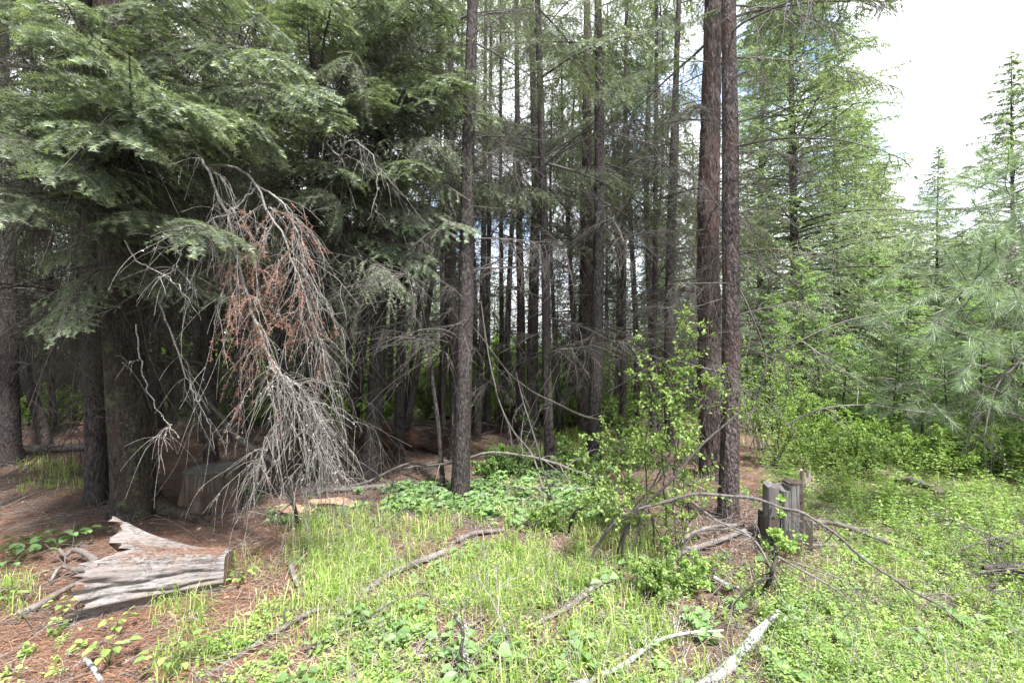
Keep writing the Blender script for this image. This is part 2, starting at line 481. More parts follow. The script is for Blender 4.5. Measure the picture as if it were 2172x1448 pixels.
M['wood_tan'] = wood_mat('wood_tan', [(0.12, 0.06, 0.035), (0.34, 0.22, 0.15), (0.55, 0.42, 0.33), (0.34, 0.20, 0.13)], grain=(4, 50, 50))
M['stick_white'] = wood_mat('stick_white', [(0.15, 0.14, 0.135), (0.30, 0.29, 0.288), (0.38, 0.37, 0.38), (0.27, 0.255, 0.25)], grain=(8, 40, 40), bump=0.3)
M['stick_grey'] = wood_mat('stick_grey', [(0.04, 0.034, 0.031), (0.13, 0.116, 0.108), (0.24, 0.22, 0.21), (0.11, 0.088, 0.075)], grain=(25, 25, 25), bump=0.5)
M['stump_top'] = wood_mat('stump_top', [(0.04, 0.036, 0.032), (0.12, 0.11, 0.10), (0.20, 0.19, 0.17), (0.10, 0.10, 0.075)], grain=(30, 30, 30), bump=0.4)
M['rotten'] = wood_mat('rotten', [(0.008, 0.006, 0.005), (0.03, 0.022, 0.018), (0.07, 0.05, 0.04), (0.10, 0.045, 0.025)], grain=(6, 30, 30), litter=0.05)

# ground
def ground_mat():
    m, nt, out = mat_new('forest_floor')
    tc = nnode(nt, "ShaderNodeTexCoord")
    nA = nnode(nt, "ShaderNodeTexNoise", Scale=1.6, Detail=5.0, Roughness=0.6)
    nB = nnode(nt, "ShaderNodeTexNoise", Scale=45.0, Detail=7.0, Roughness=0.8)
    nC = nnode(nt, "ShaderNodeTexNoise", Scale=9.0, Detail=6.0, Roughness=0.7)
    for n in (nA, nB, nC): nt.links.new(tc.outputs['Object'], n.inputs['Vector'])
    lit = ramp(nt, nB.outputs['Fac'], [(0.32, (0.045, 0.026, 0.019)), (0.52, (0.15, 0.083, 0.059)), (0.72, (0.30, 0.20, 0.15))])
    duff = ramp(nt, nB.outputs['Fac'], [(0.3, (0.03, 0.021, 0.017)), (0.7, (0.17, 0.13, 0.11))])
    f = ramp(nt, nA.outputs['Fac'], [(0.42, (0, 0, 0)), (0.62, (1, 1, 1))])
    c = mixc(nt, f, lit, duff)
    at = nnode(nt, "ShaderNodeAttribute"); at.attribute_name = 'tint'
    gcol = ramp(nt, nC.outputs['Fac'], [(0.3, (0.04, 0.055, 0.02)), (0.5, (0.10, 0.115, 0.045)), (0.7, (0.22, 0.19, 0.12))])
    ad = nnode(nt, "ShaderNodeMath"); ad.operation = 'ADD'
    nt.links.new(at.outputs['Fac'], ad.inputs[0]); nt.links.new(nC.outputs['Fac'], ad.inputs[1])
    gm = ramp(nt, ad.outputs[0], [(0.85, (0, 0, 0)), (1.0, (1, 1, 1))])
    c = mixc(nt, gm, c, gcol)
    p = nnode(nt, "ShaderNodeBsdfPrincipled"); p.inputs['Roughness'].default_value = 0.95; p.inputs['Specular IOR Level'].default_value = 0.1
    nt.links.new(c, p.inputs['Base Color'])
    b = nnode(nt, "ShaderNodeBump"); b.inputs['Strength'].default_value = 0.9; b.inputs['Distance'].default_value = 0.02
    nt.links.new(nB.outputs['Fac'], b.inputs['Height']); nt.links.new(b.outputs[0], p.inputs['Normal'])
    nt.links.new(p.outputs[0], out.inputs[0])
    return m
M['ground'] = ground_mat()

# ------------------------------------------------------------------ where things grow (metres on the ground)
def to_px(x, y):
    y = np.maximum(y, 0.3)
    return CX + F * x / y, CY + F * EYE / y

def clear_patch(x, y):
    """bare needle litter round the split stump on the right and round the pair of trunks"""
    a = np.exp(-(((x - 1.75) / 0.62) ** 2 + ((y - 3.55) / 0.42) ** 2) * 1.2)
    b = np.exp(-(((x - 1.9) / 0.7) ** 2 + ((y - 4.3) / 0.45) ** 2) * 1.2)
    return np.clip(a + b, 0, 1)

AVOID = [((420, 1448), (690, 1300)), ((765, 1266), (962, 1170)), ((968, 1152), (1070, 1130)), ((1130, 1340), (1312, 1233)), ((1180, 1475), (1360, 1400)), ((1360, 1400), (1530, 1352)),
         ((1440, 1500), (1640, 1400)), ((890, 1400), (1000, 1398)), ((900, 1375), (1030, 1318)), ((615, 1200), (640, 1262)), ((170, 1290), (480, 1240))]
def avoid(x, y):
    m = np.ones_like(x)
    for a, b in AVOID:
        A = np.array([(a[0] - CX) / (a[1] - CY) * EYE, F * EYE / (a[1] - CY)]); B = np.array([(b[0] - CX) / (b[1] - CY) * EYE, F * EYE / (b[1] - CY)])
        for off, wd in ((0.0, 0.035), (-0.07, 0.05)):
            dx, dy = B - A; L2 = dx * dx + dy * dy
            t = np.clip(((x - A[0]) * dx + (y - A[1] - off) * dy) / L2, 0, 1)
            dd = (x - A[0] - t * dx) ** 2 + (y - A[1] - off - t * dy) ** 2
            m = m * (1 - 0.9 * np.exp(-dd / wd ** 2))
    return m

def grass_den(x, y):
    px, py = to_px(x, y)
    pat = sstep(-0.28, 0.25, n2(x * 1.7, y * 1.7, 41))
    g = box(px, 620, 1400, 60) * sstep(1075, 1105, py) * (0.2 + 0.8 * pat) * (1 - 0.5 * sstep(1250, 1330, py))
    g = np.maximum(g, box(px, 350, 660, 60) * sstep(1170, 1230, py) * 0.45 * pat)
    g = np.maximum(g, box(px, 1300, 2300, 60) * sstep(900, 940, py) * 0.16 * pat)
    g = np.maximum(g, box(px, 1150, 1320, 40) * box(py, 925, 985, 12) * 0.8)
    g = np.maximum(g, box(px, 60, 170, 30) * box(py, 985, 1040, 15) * 0.6)
    g = np.maximum(g, box(px, -80, 60, 30) * box(py, 1240, 1330, 25) * 0.35)
    return g * (1 - clear_patch(x, y)) * avoid(x, y)

def herb_den(x, y):
    px, py = to_px(x, y)
    pat = sstep(-0.15, 0.35, n2(x * 2.1, y * 2.1, 43))
    g = sstep(600, 760, px) * sstep(1150, 1230, py) * (0.08 + 0.42 * pat)
    g = np.maximum(g, box(px, 1000, 1500, 60) * sstep(1130, 1200, py) * (0.15 + 0.5 * pat))
    g = np.maximum(g, box(px, 830, 1080, 25) * box(py, 1035, 1095, 12) * 0.9)
    g = np.maximum(g, box(px, 1020, 1260, 25) * box(py, 940, 1060, 12) * 0.8)
    g = np.maximum(g, box(px, 1040, 1480, 30) * box(py, 1040, 1130, 12) * 0.4)
    g = np.maximum(g, box(px, 400, 640, 50) * sstep(1180, 1280, py) * 0.4 * pat)
    g = np.maximum(g, box(px, -100, 400, 50) * sstep(1240, 1300, py) * 0.10 * pat)
    g = np.maximum(g, sstep(1560, 1660, px) * sstep(905, 930, py) * (0.75 + 0.25 * pat))
    return g * (1 - clear_patch(x, y)) * avoid(x, y)

# ------------------------------------------------------------------ the ground sheet and the hill
def build_ground():
    nx, ny = 300, 330
    u = np.linspace(-1, 1, nx); v = np.linspace(0, 1, ny)
    xs = np.sinh(u * 6.2) / np.sinh(6.2) * 700
    vy = np.sinh((v - 0.18) * 8.2) / np.sinh(0.82 * 8.2) * 650 + 2.2
    X, Y = np.meshgrid(xs, vy)
    Z = hfun(X, Y)
    tint = np.maximum(grass_den(X, Y), herb_den(X, Y)) * 0.75
    px, py = to_px(X, Y)
    far = sstep(8.5, 10.5, Y) * (0.75 + 0.4 * n2(X * 0.5, Y * 0.5, 17))
    tint = np.where(Y > 8.3, np.maximum(tint, far), tint)
    tint = np.where(Y < 1.0, 0.5, tint)
    V = np.stack([X, Y, Z], -1).reshape(-1, 3)
    i = np.arange(nx * ny).reshape(ny, nx)
    Q = np.stack([i[:-1, :-1], i[:-1, 1:], i[1:, 1:], i[1:, :-1]], -1).reshape(-1, 4)
    mb = MB(); mb.add(V, Q=Q, tint=tint.ravel(), smooth=True)
    o = bpy.data.objects.new('forest_floor', mb.mesh('forest_floor', M['ground'])); COL.objects.link(o)
    tag(o, 'forest floor of orange brown needle litter with green patches', kind='structure')

def build_hill():
    m, nt, out = mat_new('hill_forest')
    tc = nnode(nt, "ShaderNodeTexCoord")
    n = nnode(nt, "ShaderNodeTexNoise", Scale=0.06, Detail=8.0, Roughness=0.75)
    nt.links.new(tc.outputs['Object'], n.inputs['Vector'])
    c = ramp(nt, n.outputs['Fac'], [(0.35, (0.09, 0.12, 0.09)), (0.55, (0.20, 0.22, 0.19)), (0.7, (0.36, 0.35, 0.31))])  # pale stops put distance haze into the hillside colour
    p = nnode(nt, "ShaderNodeBsdfPrincipled"); p.inputs['Roughness'].default_value = 1; p.inputs['Specular IOR Level'].default_value = 0
    nt.links.new(c, p.inputs['Base Color']); nt.links.new(p.outputs[0], out.inputs[0])
    az = np.radians(np.linspace(-75, 75, 160)); r = np.linspace(250, 640, 36)
    A, Rr = np.meshgrid(az, r)
    X = np.sin(A) * Rr; Y = np.cos(A) * Rr
    hgt = 10 + 78 * sstep(0.30, 0.72, A) + 20 * sstep(-0.4, -1.0, A)
    Z = hgt * sstep(240, 520, Rr) * (1 + 0.13 * n2(X * 0.012, Y * 0.012, 51, 4)) - 6 + 3 * n2(X * .05, Y * .05, 52, 3)
    i = np.arange(A.size).reshape(A.shape)
    Q = np.stack([i[:-1, :-1], i[:-1, 1:], i[1:, 1:], i[1:, :-1]], -1).reshape(-1, 4)
    mb = MB(); mb.add(np.stack([X, Y, Z], -1).reshape(-1, 3), Q=Q, smooth=True)
    o = bpy.data.objects.new('hill', mb.mesh('hill', m)); COL.objects.link(o)
    tag(o, 'pale wooded hillside far off beyond the right trees', kind='structure')

build_ground()
build_hill()

# ------------------------------------------------------------------ shared branch meshes (local +X out, +Z up)
UP = np.array([0, 0, 1.0])
def fir_bough(seed, nlat=44, length=2.0, nspace=0.0021, needle=0.024, w=0.0034, droop=0.22, width=0.62, hang=0.35, mats=('twig_grey', 'fir_needles')):
    rng = np.random.default_rng(seed)
    mb = MB()
    main = twig_paths(rng, [[0, 0, 0]], [[1, 0, 0.12]], length, 24, droop=droop, wob=0.10)
    tubes(mb, main, np.linspace(0.016, 0.003, 24)[None] , 5, mat=0)
    t = np.sort(rng.uniform(0.10, 0.985, nlat)); side = np.where(np.arange(nlat) % 2 == 0, 1, -1)
    P, T = along(main, t[None]); P, T = P[0], T[0]
    S = norm(np.cross(np.broadcast_to(UP, T.shape), T)) * side[:, None]
    ang = R(58) - 0.3 * t + rng.normal(0, 0.12, nlat)
    D = T * np.cos(ang)[:, None] + S * np.sin(ang)[:, None] + UP * rng.normal(-0.02, 0.10, (nlat, 1))
    L = width * length / 2 * (np.minimum(1, (t / 0.28)) ** 0.6) * (1.03 - t) ** 0.75 * rng.uniform(0.65, 1.15, nlat) + 0.06
    lat = twig_paths(rng, P, D, L, 10, droop=hang * rng.uniform(0.4, 1.3, nlat), wob=0.10)
    tubes(mb, lat, np.linspace(0.0045, 0.0014, 10)[None], 3, mat=0)
    # side shoots
    K = 7
    tt = np.clip((np.arange(K)[None] + rng.uniform(0, 1, (nlat, K))) / K * 0.86 + 0.12, 0, 1)
    P2, T2 = along(lat, tt)
    sd = np.where(np.arange(K) % 2 == 0, 1, -1)[None, :, None]
    S2 = norm(np.cross(np.broadcast_to(UP, T2.shape), T2)) * sd
    a2 = (R(46) + rng.normal(0, 0.08, (nlat, K)))[..., None]
    D2 = T2 * np.cos(a2) + S2 * np.sin(a2) + UP * rng.normal(-0.03, 0.07, (nlat, K, 1))
    L2 = (0.09 + 0.20 * (1 - tt) * np.minimum(1, L[:, None] / 0.5)) * rng.uniform(0.6, 1.25, (nlat, K))
    keep = (L[:, None] > 0.16) & (rng.uniform(size=tt.shape) > 0.10) | (tt > 0.9)
    P2, D2, L2 = P2[keep], D2[keep], L2[keep]
    sub = twig_paths(rng, P2, D2, L2, 5, droop=hang * 0.7, wob=0.07)
    tubes(mb, sub, np.linspace(0.0022, 0.001, 5)[None], 3, mat=0)
    def dress(paths, Ls, t0, tipc):
        cnt = np.maximum(3, (Ls * (1 - t0) / nspace)).astype(int)
        pi = np.repeat(np.arange(len(Ls)), cnt)
        tn = rng.uniform(t0, 1.0, len(pi))
        N = paths.shape[1]; x = tn * (N - 1) * 0.9999; i = x.astype(int); f = (x - i)[:, None]
        a, b = paths[pi, i], paths[pi, i + 1]
        pos = a * (1 - f) + b * f; ax = norm(b - a)
        pn = norm(UP - (ax @ UP)[:, None] * ax + rng.normal(0, 0.15, ax.shape))
        base = rng.uniform(0.0, 1, len(Ls)) ** 2 * 0.45
        ti = np.clip(base[pi] + rng.normal(0.12, 0.1, len(pi)) + tipc * (tn > 0.78) * (rng.uniform(size=len(Ls)) > 0.55)[pi], 0, 1)
        needles(mb, rng, pos, ax, pn, needle, w, ti, 1)
    dress(lat, L, 0.22, 0.5)
    dress(sub, L2, 0.0, 0.5)
    dress(main, np.array([length]), 0.45, 0.2)
    # a few bare twigs hanging under the bough
    nb = 5
    tb = rng.uniform(0.05, 0.8, nb)[None]
    Pb, _ = along(main, tb); Pb = Pb[0]
    Db = np.stack([rng.normal(0.3, 0.5, nb), rng.normal(0, 0.6, nb), rng.uniform(-1, 0.1, nb)], -1)
    pb = twig_paths(rng, Pb, Db, rng.uniform(0.15, 0.5, nb), 8, droop=0.5, wob=0.3)
    tubes(mb, pb, np.linspace(0.0028, 0.0009, 8)[None], 3, mat=0)
    return mb.mesh('fir_bough', [M[m] for m in mats])

def dead_branch(seed, length=1.5, nlat=16, droop=0.25, hang=0.6, K=7, mat='twig_grey', thick=0.012, sublen=0.2, wob=0.2, lichen=False, redn=0):
    rng = np.random.default_rng(seed)
    mb = MB()
    main = twig_paths(rng, [[0, 0, 0]], [[1, 0, 0.1]], length, 18, droop=droop, wob=wob)
    tubes(mb, main, np.linspace(thick, 0.0022, 18)[None], 5)
    t = np.sort(rng.uniform(0.08, 0.98, nlat))
    P, T = along(main, t[None]); P, T = P[0], T[0]
    side = rng.choice([-1, 1], nlat)[:, None]
    S = norm(np.cross(np.broadcast_to(UP, T.shape), T)) * side
    ang = rng.uniform(R(25), R(75), nlat)[:, None]
    D = T * np.cos(ang) + S * np.sin(ang) + UP * rng.normal(-0.15, 0.3, (nlat, 1))
    L = length * 0.5 * (1.15 - t) * rng.uniform(0.4, 1.2, nlat) + 0.05
    lat = twig_paths(rng, P, D, L, 10, droop=hang * rng.uniform(0.1, 1.3, nlat), wob=wob * 1.6)
    tubes(mb, lat, np.linspace(0.0045, 0.0014, 10)[None], 3)
    tt = rng.uniform(0.1, 1.0, (nlat, K))
    P2, T2 = along(lat, tt); P2 = P2.reshape(-1, 3); T2 = T2.reshape(-1, 3)
    D2 = T2 + rng.normal(0, 0.65, T2.shape) + UP * -0.15
    L2 = sublen * rng.uniform(0.3, 1.3, len(P2))
    sub = twig_paths(rng, P2, D2, L2, 6, droop=hang * 0.8, wob=wob * 1.8)
    tubes(mb, sub, np.linspace(0.0022, 0.0009, 6)[None], 3)
    return mb.mesh('dead_branch', M[mat])

BOUGH_A = [fir_bough(100 + i, nlat=30, hang=0.3, nspace=0.0013, w=0.0036, needle=0.025) for i in range(4)]
BOUGH_D = [fir_bough(130 + i, nlat=40, hang=0.95, droop=0.42, width=0.55, nspace=0.0030) for i in range(3)]     # hanging sprays
BOUGH_M = [fir_bough(160 + i, nlat=38, nspace=0.0065, needle=0.030, w=0.0055, hang=0.5) for i in range(4)]       # seen from farther off
DEAD_G = [dead_branch(200 + i) for i in range(5)]
DEAD_K = [dead_branch(220 + i, mat='twig_dark', nlat=22, K=9, hang=0.9, sublen=0.26, wob=0.26) for i in range(5)]
DEAD_P = [dead_branch(240 + i, mat='twig_pale', nlat=14, K=6, hang=1.2, wob=0.25, length=1.3) for i in range(3)]

# ------------------------------------------------------------------ trees
def trunk_mesh(mb, path, rad, k, step, bark=0.06, seed=0, flare=0.0, furrow=9, mat=0):
    seg = np.linalg.norm(np.diff(path, axis=0), axis=1).sum()
    n = max(6, int(seg / step))
    C = catmull(path, n)
    s = np.linspace(0, 1, n)
    r = np.interp(s, np.linspace(0, 1, len(rad)), rad)
    zz = s * seg
    a = np.arange(k) * 2 * math.pi / k
    Rr = np.repeat(r[:, None], k, 1)
    nz = np.stack([np.cos(a)[None] * furrow / 6.28 + 0 * zz[:, None], np.sin(a)[None] * furrow / 6.28 + 0 * zz[:, None], zz[:, None] * 2.5 + 0 * a[None]], -1)
    d1 = fbm(nz, seed, 3)
    nz2 = np.stack([np.cos(a)[None] * 4.5 + 0 * zz[:, None], np.sin(a)[None] * 4.5 + 0 * zz[:, None], zz[:, None] * 14 + 0 * a[None]], -1)
    d2 = vnoise(nz2, seed + 9)
    Rr = Rr * (1 + bark * 1.3 * d1 + bark * 0.55 * d2)
    if flare:
        lob = 1 + 0.5 * np.cos(a * 3 + seed) + 0.35 * np.cos(a * 5 + seed * 2)
        Rr = Rr + r[0] * flare * np.exp(-zz / 0.16)[:, None] * lob[None]
    T = norm(np.gradient(C, axis=0))
    U = norm(np.cross(T, np.array([0, 1.0, 0]))); Vv = np.cross(T, U)
    V = C[:, None] + (U[:, None] * np.cos(a)[None, :, None] + Vv[:, None] * np.sin(a)[None, :, None]) * Rr[..., None]
    i = np.arange(n * k).reshape(n, k); j = np.roll(i, -1, 1)
    Q = np.stack([i[:-1], i[1:], j[1:], j[:-1]], -1).reshape(-1, 4)
    mb.add(V.reshape(-1, 3), Q=Q, smooth=True, mat=mat)
    return C, r

G_MID = 'slender conifer trunks standing in the shaded stand'
def tree(px, py, pts, wpx, name, label, group, bark='bark_dark', H=12.0, k=18, step=0.10, dead=16, live=12, z_dead=(0.7, 4.6), z_live=(3.5, 7.8), deadset=None, liveset=None, dlen=1.0, llen=1.0, seed=0, flare=0.5, azr=None, barkamp=0.07, base_d=None, lslope=-0.15, cat='tree'):
    """pts: (px, py) of the stem above its base as the photograph shows it"""
    rng = np.random.default_rng(seed + 1000)
    b = gpt(px, py)
    d = b[1]
    path = [b - np.array([0, 0, 0.12]), b + np.array([0, 0, 0.02])]
    for (x, y) in pts:
        path.append(W(x, y, d))
    path = np.array(path)
    t = norm(path[-1] - path[1]); t = norm(np.array([t[0], t[1], max(t[2], 0.95)]))
    while path[-1][2] < H:
        path = np.vstack([path, path[-1] + t * min(3.0, H + 0.3 - path[-1][2])])
    r0 = wpx / F * d / 2
    z = path[:, 2] - b[2]
    rad = r0 * np.clip(1 - z / (H * 1.08), 0.06, 1) ** 0.75
    root = thing(name, label, cat, b, group)
    seg = np.concatenate([[0], np.cumsum(np.linalg.norm(np.diff(path, axis=0), axis=1))]); seg /= seg[-1]
    sr = np.linspace(0, 1, 40)
    rr = np.interp(sr, seg, rad)
    ctrl = np.stack([np.interp(sr, seg, path[:, c]) for c in range(3)], -1)
    ks = np.array([0.2, 0.6, 0.2]); c2 = ctrl.copy()
    for _ in range(2):
        c2[1:-1] = ctrl[:-2] * 0.25 + ctrl[1:-1] * 0.5 + ctrl[2:] * 0.25; ctrl = c2.copy()
    mb = MB()
    C, r = trunk_mesh(mb, ctrl, rr, k, step, barkamp, seed, flare)
    part('trunk', mb, M[bark], root)
    def at(zv):
        i = int(np.clip(np.searchsorted(C[:, 2], b[2] + zv), 1, len(C) - 1))
        return C[i], r[i]
    deadset = deadset or DEAD_G; liveset = liveset or BOUGH_M
    if group == G_MID: live = int(live * 1.45); dead = int(dead * 1.2); lslope -= 0.1; z_dead = (max(z_dead[0], 1.2), z_dead[1])
    for q in range(dead):
        zv = z_dead[0] + (z_dead[1] - z_dead[0]) * (q + rng.uniform()) / dead
        p, rad_ = at(zv)
        a = rng.uniform(*azr) if azr else rng.uniform(0, 2 * math.pi)
        dv = np.array([math.cos(a), math.sin(a), rng.normal(-0.05, 0.25)])
        inst('dead_branch', deadset[rng.integers(len(deadset))], root, p + norm(dv) * rad_ * 0.6, dv, dlen * rng.uniform(0.35, 1.15), rng.normal(0, 0.5))
    for q in range(live):
        f = (q + rng.uniform()) / live
        zv = z_live[0] + (z_live[1] - z_live[0]) * f
        if zv > H * 0.97: continue
        p, rad_ = at(zv)
        a = q * 2.4 + rng.uniform(-0.5, 0.5)
        dv = np.array([math.cos(a), math.sin(a), lslope + rng.normal(0, 0.12)])
        sc_ = llen * rng.uniform(0.65, 1.1) * (1 - 0.55 * max(0, (zv - H * 0.45) / (H * 0.55)))
        inst('bough', liveset[rng.integers(len(liveset))], root, p + norm(dv) * rad_ * 0.5, dv, sc_, rng.normal(0, 0.2))
    return root, at

def T_(px, py, pts, w, label, **kw):
    kw.setdefault('seed', int(px)); kw.setdefault('H', 9.5)
    return tree(px, py, pts, w, 'conifer_tree', label, G_MID, **kw)

T_(18, 985, [(12, 700), (5, 300), (0, 0)], 44, 'dark conifer trunk cut by the left edge of the photo', dead=14, live=6, bark='bark_grey')
T_(100, 948, [(45, 760), (20, 600), (0, 450)], 22, 'thin leaning conifer just right of the left edge trunk', dead=10, live=3, H=6, deadset=DEAD_K)
T_(207, 1065, [(203, 850), (190, 500), (180, 0)], 42, 'dark straight trunk standing directly left of the big fir', dead=16, live=10, deadset=DEAD_K, k=28, step=0.05, flare=0.55, z_dead=(1.2, 4.5))
T_(243, 1010, [(240, 800), (236, 300)], 15, 'thin pale stem glimpsed between the big fir and the trunk left of it', dead=6, live=3, bark='bark_grey', H=7)
T_(447, 978, [(444, 800), (440, 500), (436, 0)], 26, 'dark trunk rising straight behind the old round stump', dead=16, live=8, deadset=DEAD_K)
T_(690, 1030, [(674, 850), (663, 650), (668, 300), (672, 0)], 24, 'slim grey trunk at the right side of the hanging dead bough', dead=4, z_dead=(2.4, 4.6), deadset=DEAD_K, live=0, bark='bark_grey', k=24, step=0.06)
T_(747, 915, [(765, 760), (776, 600), (790, 300)], 26, 'leaning trunk behind the brush pile, left of the thick brown trunk', dead=8, z_dead=(2.2, 4.6), live=8, deadset=DEAD_K)
T_(782, 1022, [(797, 850), (804, 650), (808, 350), (815, 0)], 38, 'thick brown trunk in front of the dark brush pile', dead=4, live=4, deadset=DEAD_K, k=30, step=0.05, bark='bark_grey', flare=0.3, z_dead=(2.6, 4.5))
T_(845, 985, [(849, 800), (853, 500), (858, 0)], 22, 'dark straight trunk right of the brush pile', dead=8, z_dead=(2.2, 4.6), live=6, deadset=DEAD_K, k=22)
T_(857, 950, [(882, 800), (905, 680), (930, 500)], 15, 'leaning thin stem crossing behind the dark straight trunk', dead=8, live=3, H=6)
T_(851, 925, [(868, 800), (884, 690), (905, 480)], 11, 'thinner of the two leaning stems by the brush pile', dead=6, live=2, H=5.5)
T_(940, 1042, [(930, 900), (908, 740), (893, 630), (870, 560)], 11, 'thin curved bare sapling left of the near centre trunk', dead=7, live=0, H=3.2, bark='bark_grey', z_dead=(0.5, 2.5))
T_(966, 975, [(962, 800), (958, 500), (955, 0)], 22, 'trunk half hidden behind the near centre trunk', dead=12, live=7)
T_(975, 1057, [(982, 900), (988, 650), (993, 300), (1003, 0)], 37, 'near centre trunk with small dead stubs, rising from leafy ground cover', dead=18, live=6, k=34, step=0.045, bark='bark_grey', z_dead=(1.9, 5.0), dlen=0.6, z_live=(4.2, 8))
T_(941, 945, [(938, 700), (936, 420)], 11, 'very thin stem left of the near centre trunk', dead=10, live=3, H=6)
T_(1012, 935, [(1022, 700), (1028, 400), (1030, 0)], 15, 'slender trunk just right of the near centre trunk', dead=14, live=6)
T_(1033, 920, [(1034, 700), (1040, 300), (1042, 0)], 13, 'second slender trunk right of the near centre trunk', dead=12, live=5, H=10.5)
T_(1062, 915, [(1064, 700), (1062, 350), (1062, 150)], 12, 'thin trunk at the left of the bright sky gap', dead=14, live=5)
T_(1101, 928, [(1106, 700), (1100, 400), (1096, 150)], 20, 'straight dark trunk in the middle of the bright sky gap', dead=14, live=6, k=20)
T_(1130, 930, [(1130, 700), (1137, 400), (1130, 150), (1128, 0)], 27, 'stout dark trunk right of the bright sky gap', dead=12, live=8, k=20)
T_(1167, 1005, [(1160, 800), (1158, 600), (1150, 330), (1140, 0)], 22, 'speckled grey trunk with pale dead twigs, crossed by the arching fallen stem', dead=18, live=5, k=26, step=0.05, bark='bark_grey', z_dead=(1.2, 4.6))
T_(1240, 922, [(1242, 700), (1245, 400), (1245, 0)], 34, 'wide reddish trunk behind the speckled one at centre right', dead=8, live=7, k=26, step=0.07, bark='bark_red')
T_(1258, 988, [(1262, 850), (1269, 600), (1272, 300), (1268, 0)], 29, 'sinuous speckled trunk in front of the wide reddish trunk', dead=16, live=7, k=28, step=0.05, bark='bark_grey')
T_(1322, 925, [(1322, 700), (1326, 300), (1328, 0)], 14, 'thin trunk behind the top of the leafy shrub', dead=16, live=7)
T_(1386, 962, [(1388, 800), (1390, 500), (1392, 200)], 14, 'thin dark stem among the dead twigs left of the paired trunks', dead=16, live=4)
T_(1420, 955, [(1418, 700), (1425, 400), (1440, 0)], 22, 'straight trunk a step left of the paired trunks', dead=18, live=6, k=20)

_r = [o for o in COL.objects if o.name.startswith('conifer_tree') and o.get('label', '').startswith('near centre trunk')][0]
_mb = MB(); _c = W(984, 857, 4.96); _a = np.linspace(-2.9, -0.1, 14)
tubes(_mb, (_c + np.stack([np.cos(_a) * 0.098, np.sin(_a) * 0.098, 0.012 * np.sin(_a * 2)], -1))[None], np.linspace(0.006, 0.003, 14)[None], 5)
tubes(_mb, catmull([_c + [-0.098, -0.02, 0.0], _c + [-0.11, -0.06, -0.16], _c + [-0.10, -0.06, -0.22]], 8)[None], np.linspace(0.005, 0.002, 8)[None], 4)
tubes(_mb, catmull([_c + [-0.098, -0.02, 0.0], _c + [-0.09, -0.1, 0.10], _c + [-0.05, -0.12, 0.19]], 8)[None], np.linspace(0.005, 0.002, 8)[None], 4)
part('curled_twig', _mb, M['twig_grey'], _r)

# the pair at right
root_red, at_red = tree(1512, 1012, [(1505, 850), (1502, 600), (1505, 300), (1513, 0)], 50, 'conifer_tree', 'red scaly trunk, the farther of the two paired trunks', 'paired trunks at right of centre', bark='bark_red', H=14, k=56, step=0.03, dead=16, live=12, z_dead=(1.4, 4.8), z_live=(4.6, 10), seed=77, flare=0.3, barkamp=0.16, deadset=DEAD_G)
root_near, at_near = tree(1542, 1100, [(1549, 950), (1551, 700), (1549, 300), (1545, 0)], 40, 'conifer_tree', 'brown trunk nearest the camera, the front one of the two paired trunks', 'paired trunks at right of centre', bark='bark_scaly', H=11, k=60, step=0.025, dead=14, live=10, z_dead=(0.9, 4.2), z_live=(4.3, 9), seed=78, flare=0.35, barkamp=0.09, deadset=DEAD_G, azr=(-2.9, 3.0), dlen=0.9)
# boughs reaching out right from the pair into the sky
rng = np.random.default_rng(5)
for zt, tip in ((4.3, (1900, 30)), (4.6, (1880, -60)), (4.1, (1700, 40)), (4.9, (1800, -120)), (4.4, (1420, 60)), (3.9, (1380, 150)), (4.7, (1300, 20))):
    p, r_ = at_near(zt)
    tp = W(tip[0], tip[1], p[1] + rng.uniform(-0.4, 0.5))
    L = np.linalg.norm(tp - p)
    inst('bough', BOUGH_A[rng.integers(4)], root_near, p, tp - p + np.array([0, 0, 0.15 * L]), L / 2.0, rng.normal(0, 0.3))
for zt, tip in ((3.2, (1650, 290)), (2.9, (1660, 430)), (3.6, (1640, 170)), (2.5, (1400, 330)), (3.3, (1390, 200)), (2.3, (1650, 620)), (1.9, (1420, 700))):
    p, r_ = at_near(zt)
    tp = W(tip[0], tip[1], p[1] + rng.uniform(-0.3, 0.3))
    L = np.linalg.norm(tp - p)
    inst('dead_branch', DEAD_G[rng.integers(5)], root_near, p, tp - p + np.array([0, 0, 0.3 * L]), L / 1.4, rng.normal(0, 0.3))

# ---- the big fir at left
fir, at_fir = tree(287, 1092, [(283, 1000), (272, 850), (258, 700), (250, 500), (240, 200), (235, 0)], 80, 'fir_tree', 'big old fir at left with drooping green boughs and a flared root', 'large firs at left', bark='bark_fir', H=13, k=72, step=0.03, dead=34, live=0, z_dead=(1.1, 4.8), seed=31, flare=0.42, barkamp=0.06, deadset=DEAD_K, dlen=1.15)
fir2, at_fir2 = tree(668, 1000, [(664, 850), (660, 650), (664, 300), (668, 0)], 26, 'fir_tree', 'second fir right of the big one with sprays sweeping down to the right', 'large firs at left', bark='bark_dark', H=12, k=26, step=0.06, dead=10, live=0, z_dead=(2.4, 5.0), seed=32, flare=0.3, deadset=DEAD_K, dlen=0.8)

def bough_to(root, at, zroot, tip, dtip, pool, rng, lift=0.22, roll=None):
    p, r_ = at(zroot)
    tp = W(tip[0], tip[1], dtip)
    L = np.linalg.norm(tp - p)
    me = pool[rng.integers(len(pool))]
    inst('bough', me, root, p, tp - p + np.array([0, 0, lift * L]), L / 1.98, rng.normal(0, 0.25) if roll is None else roll)

rng = np.random.default_rng(9)
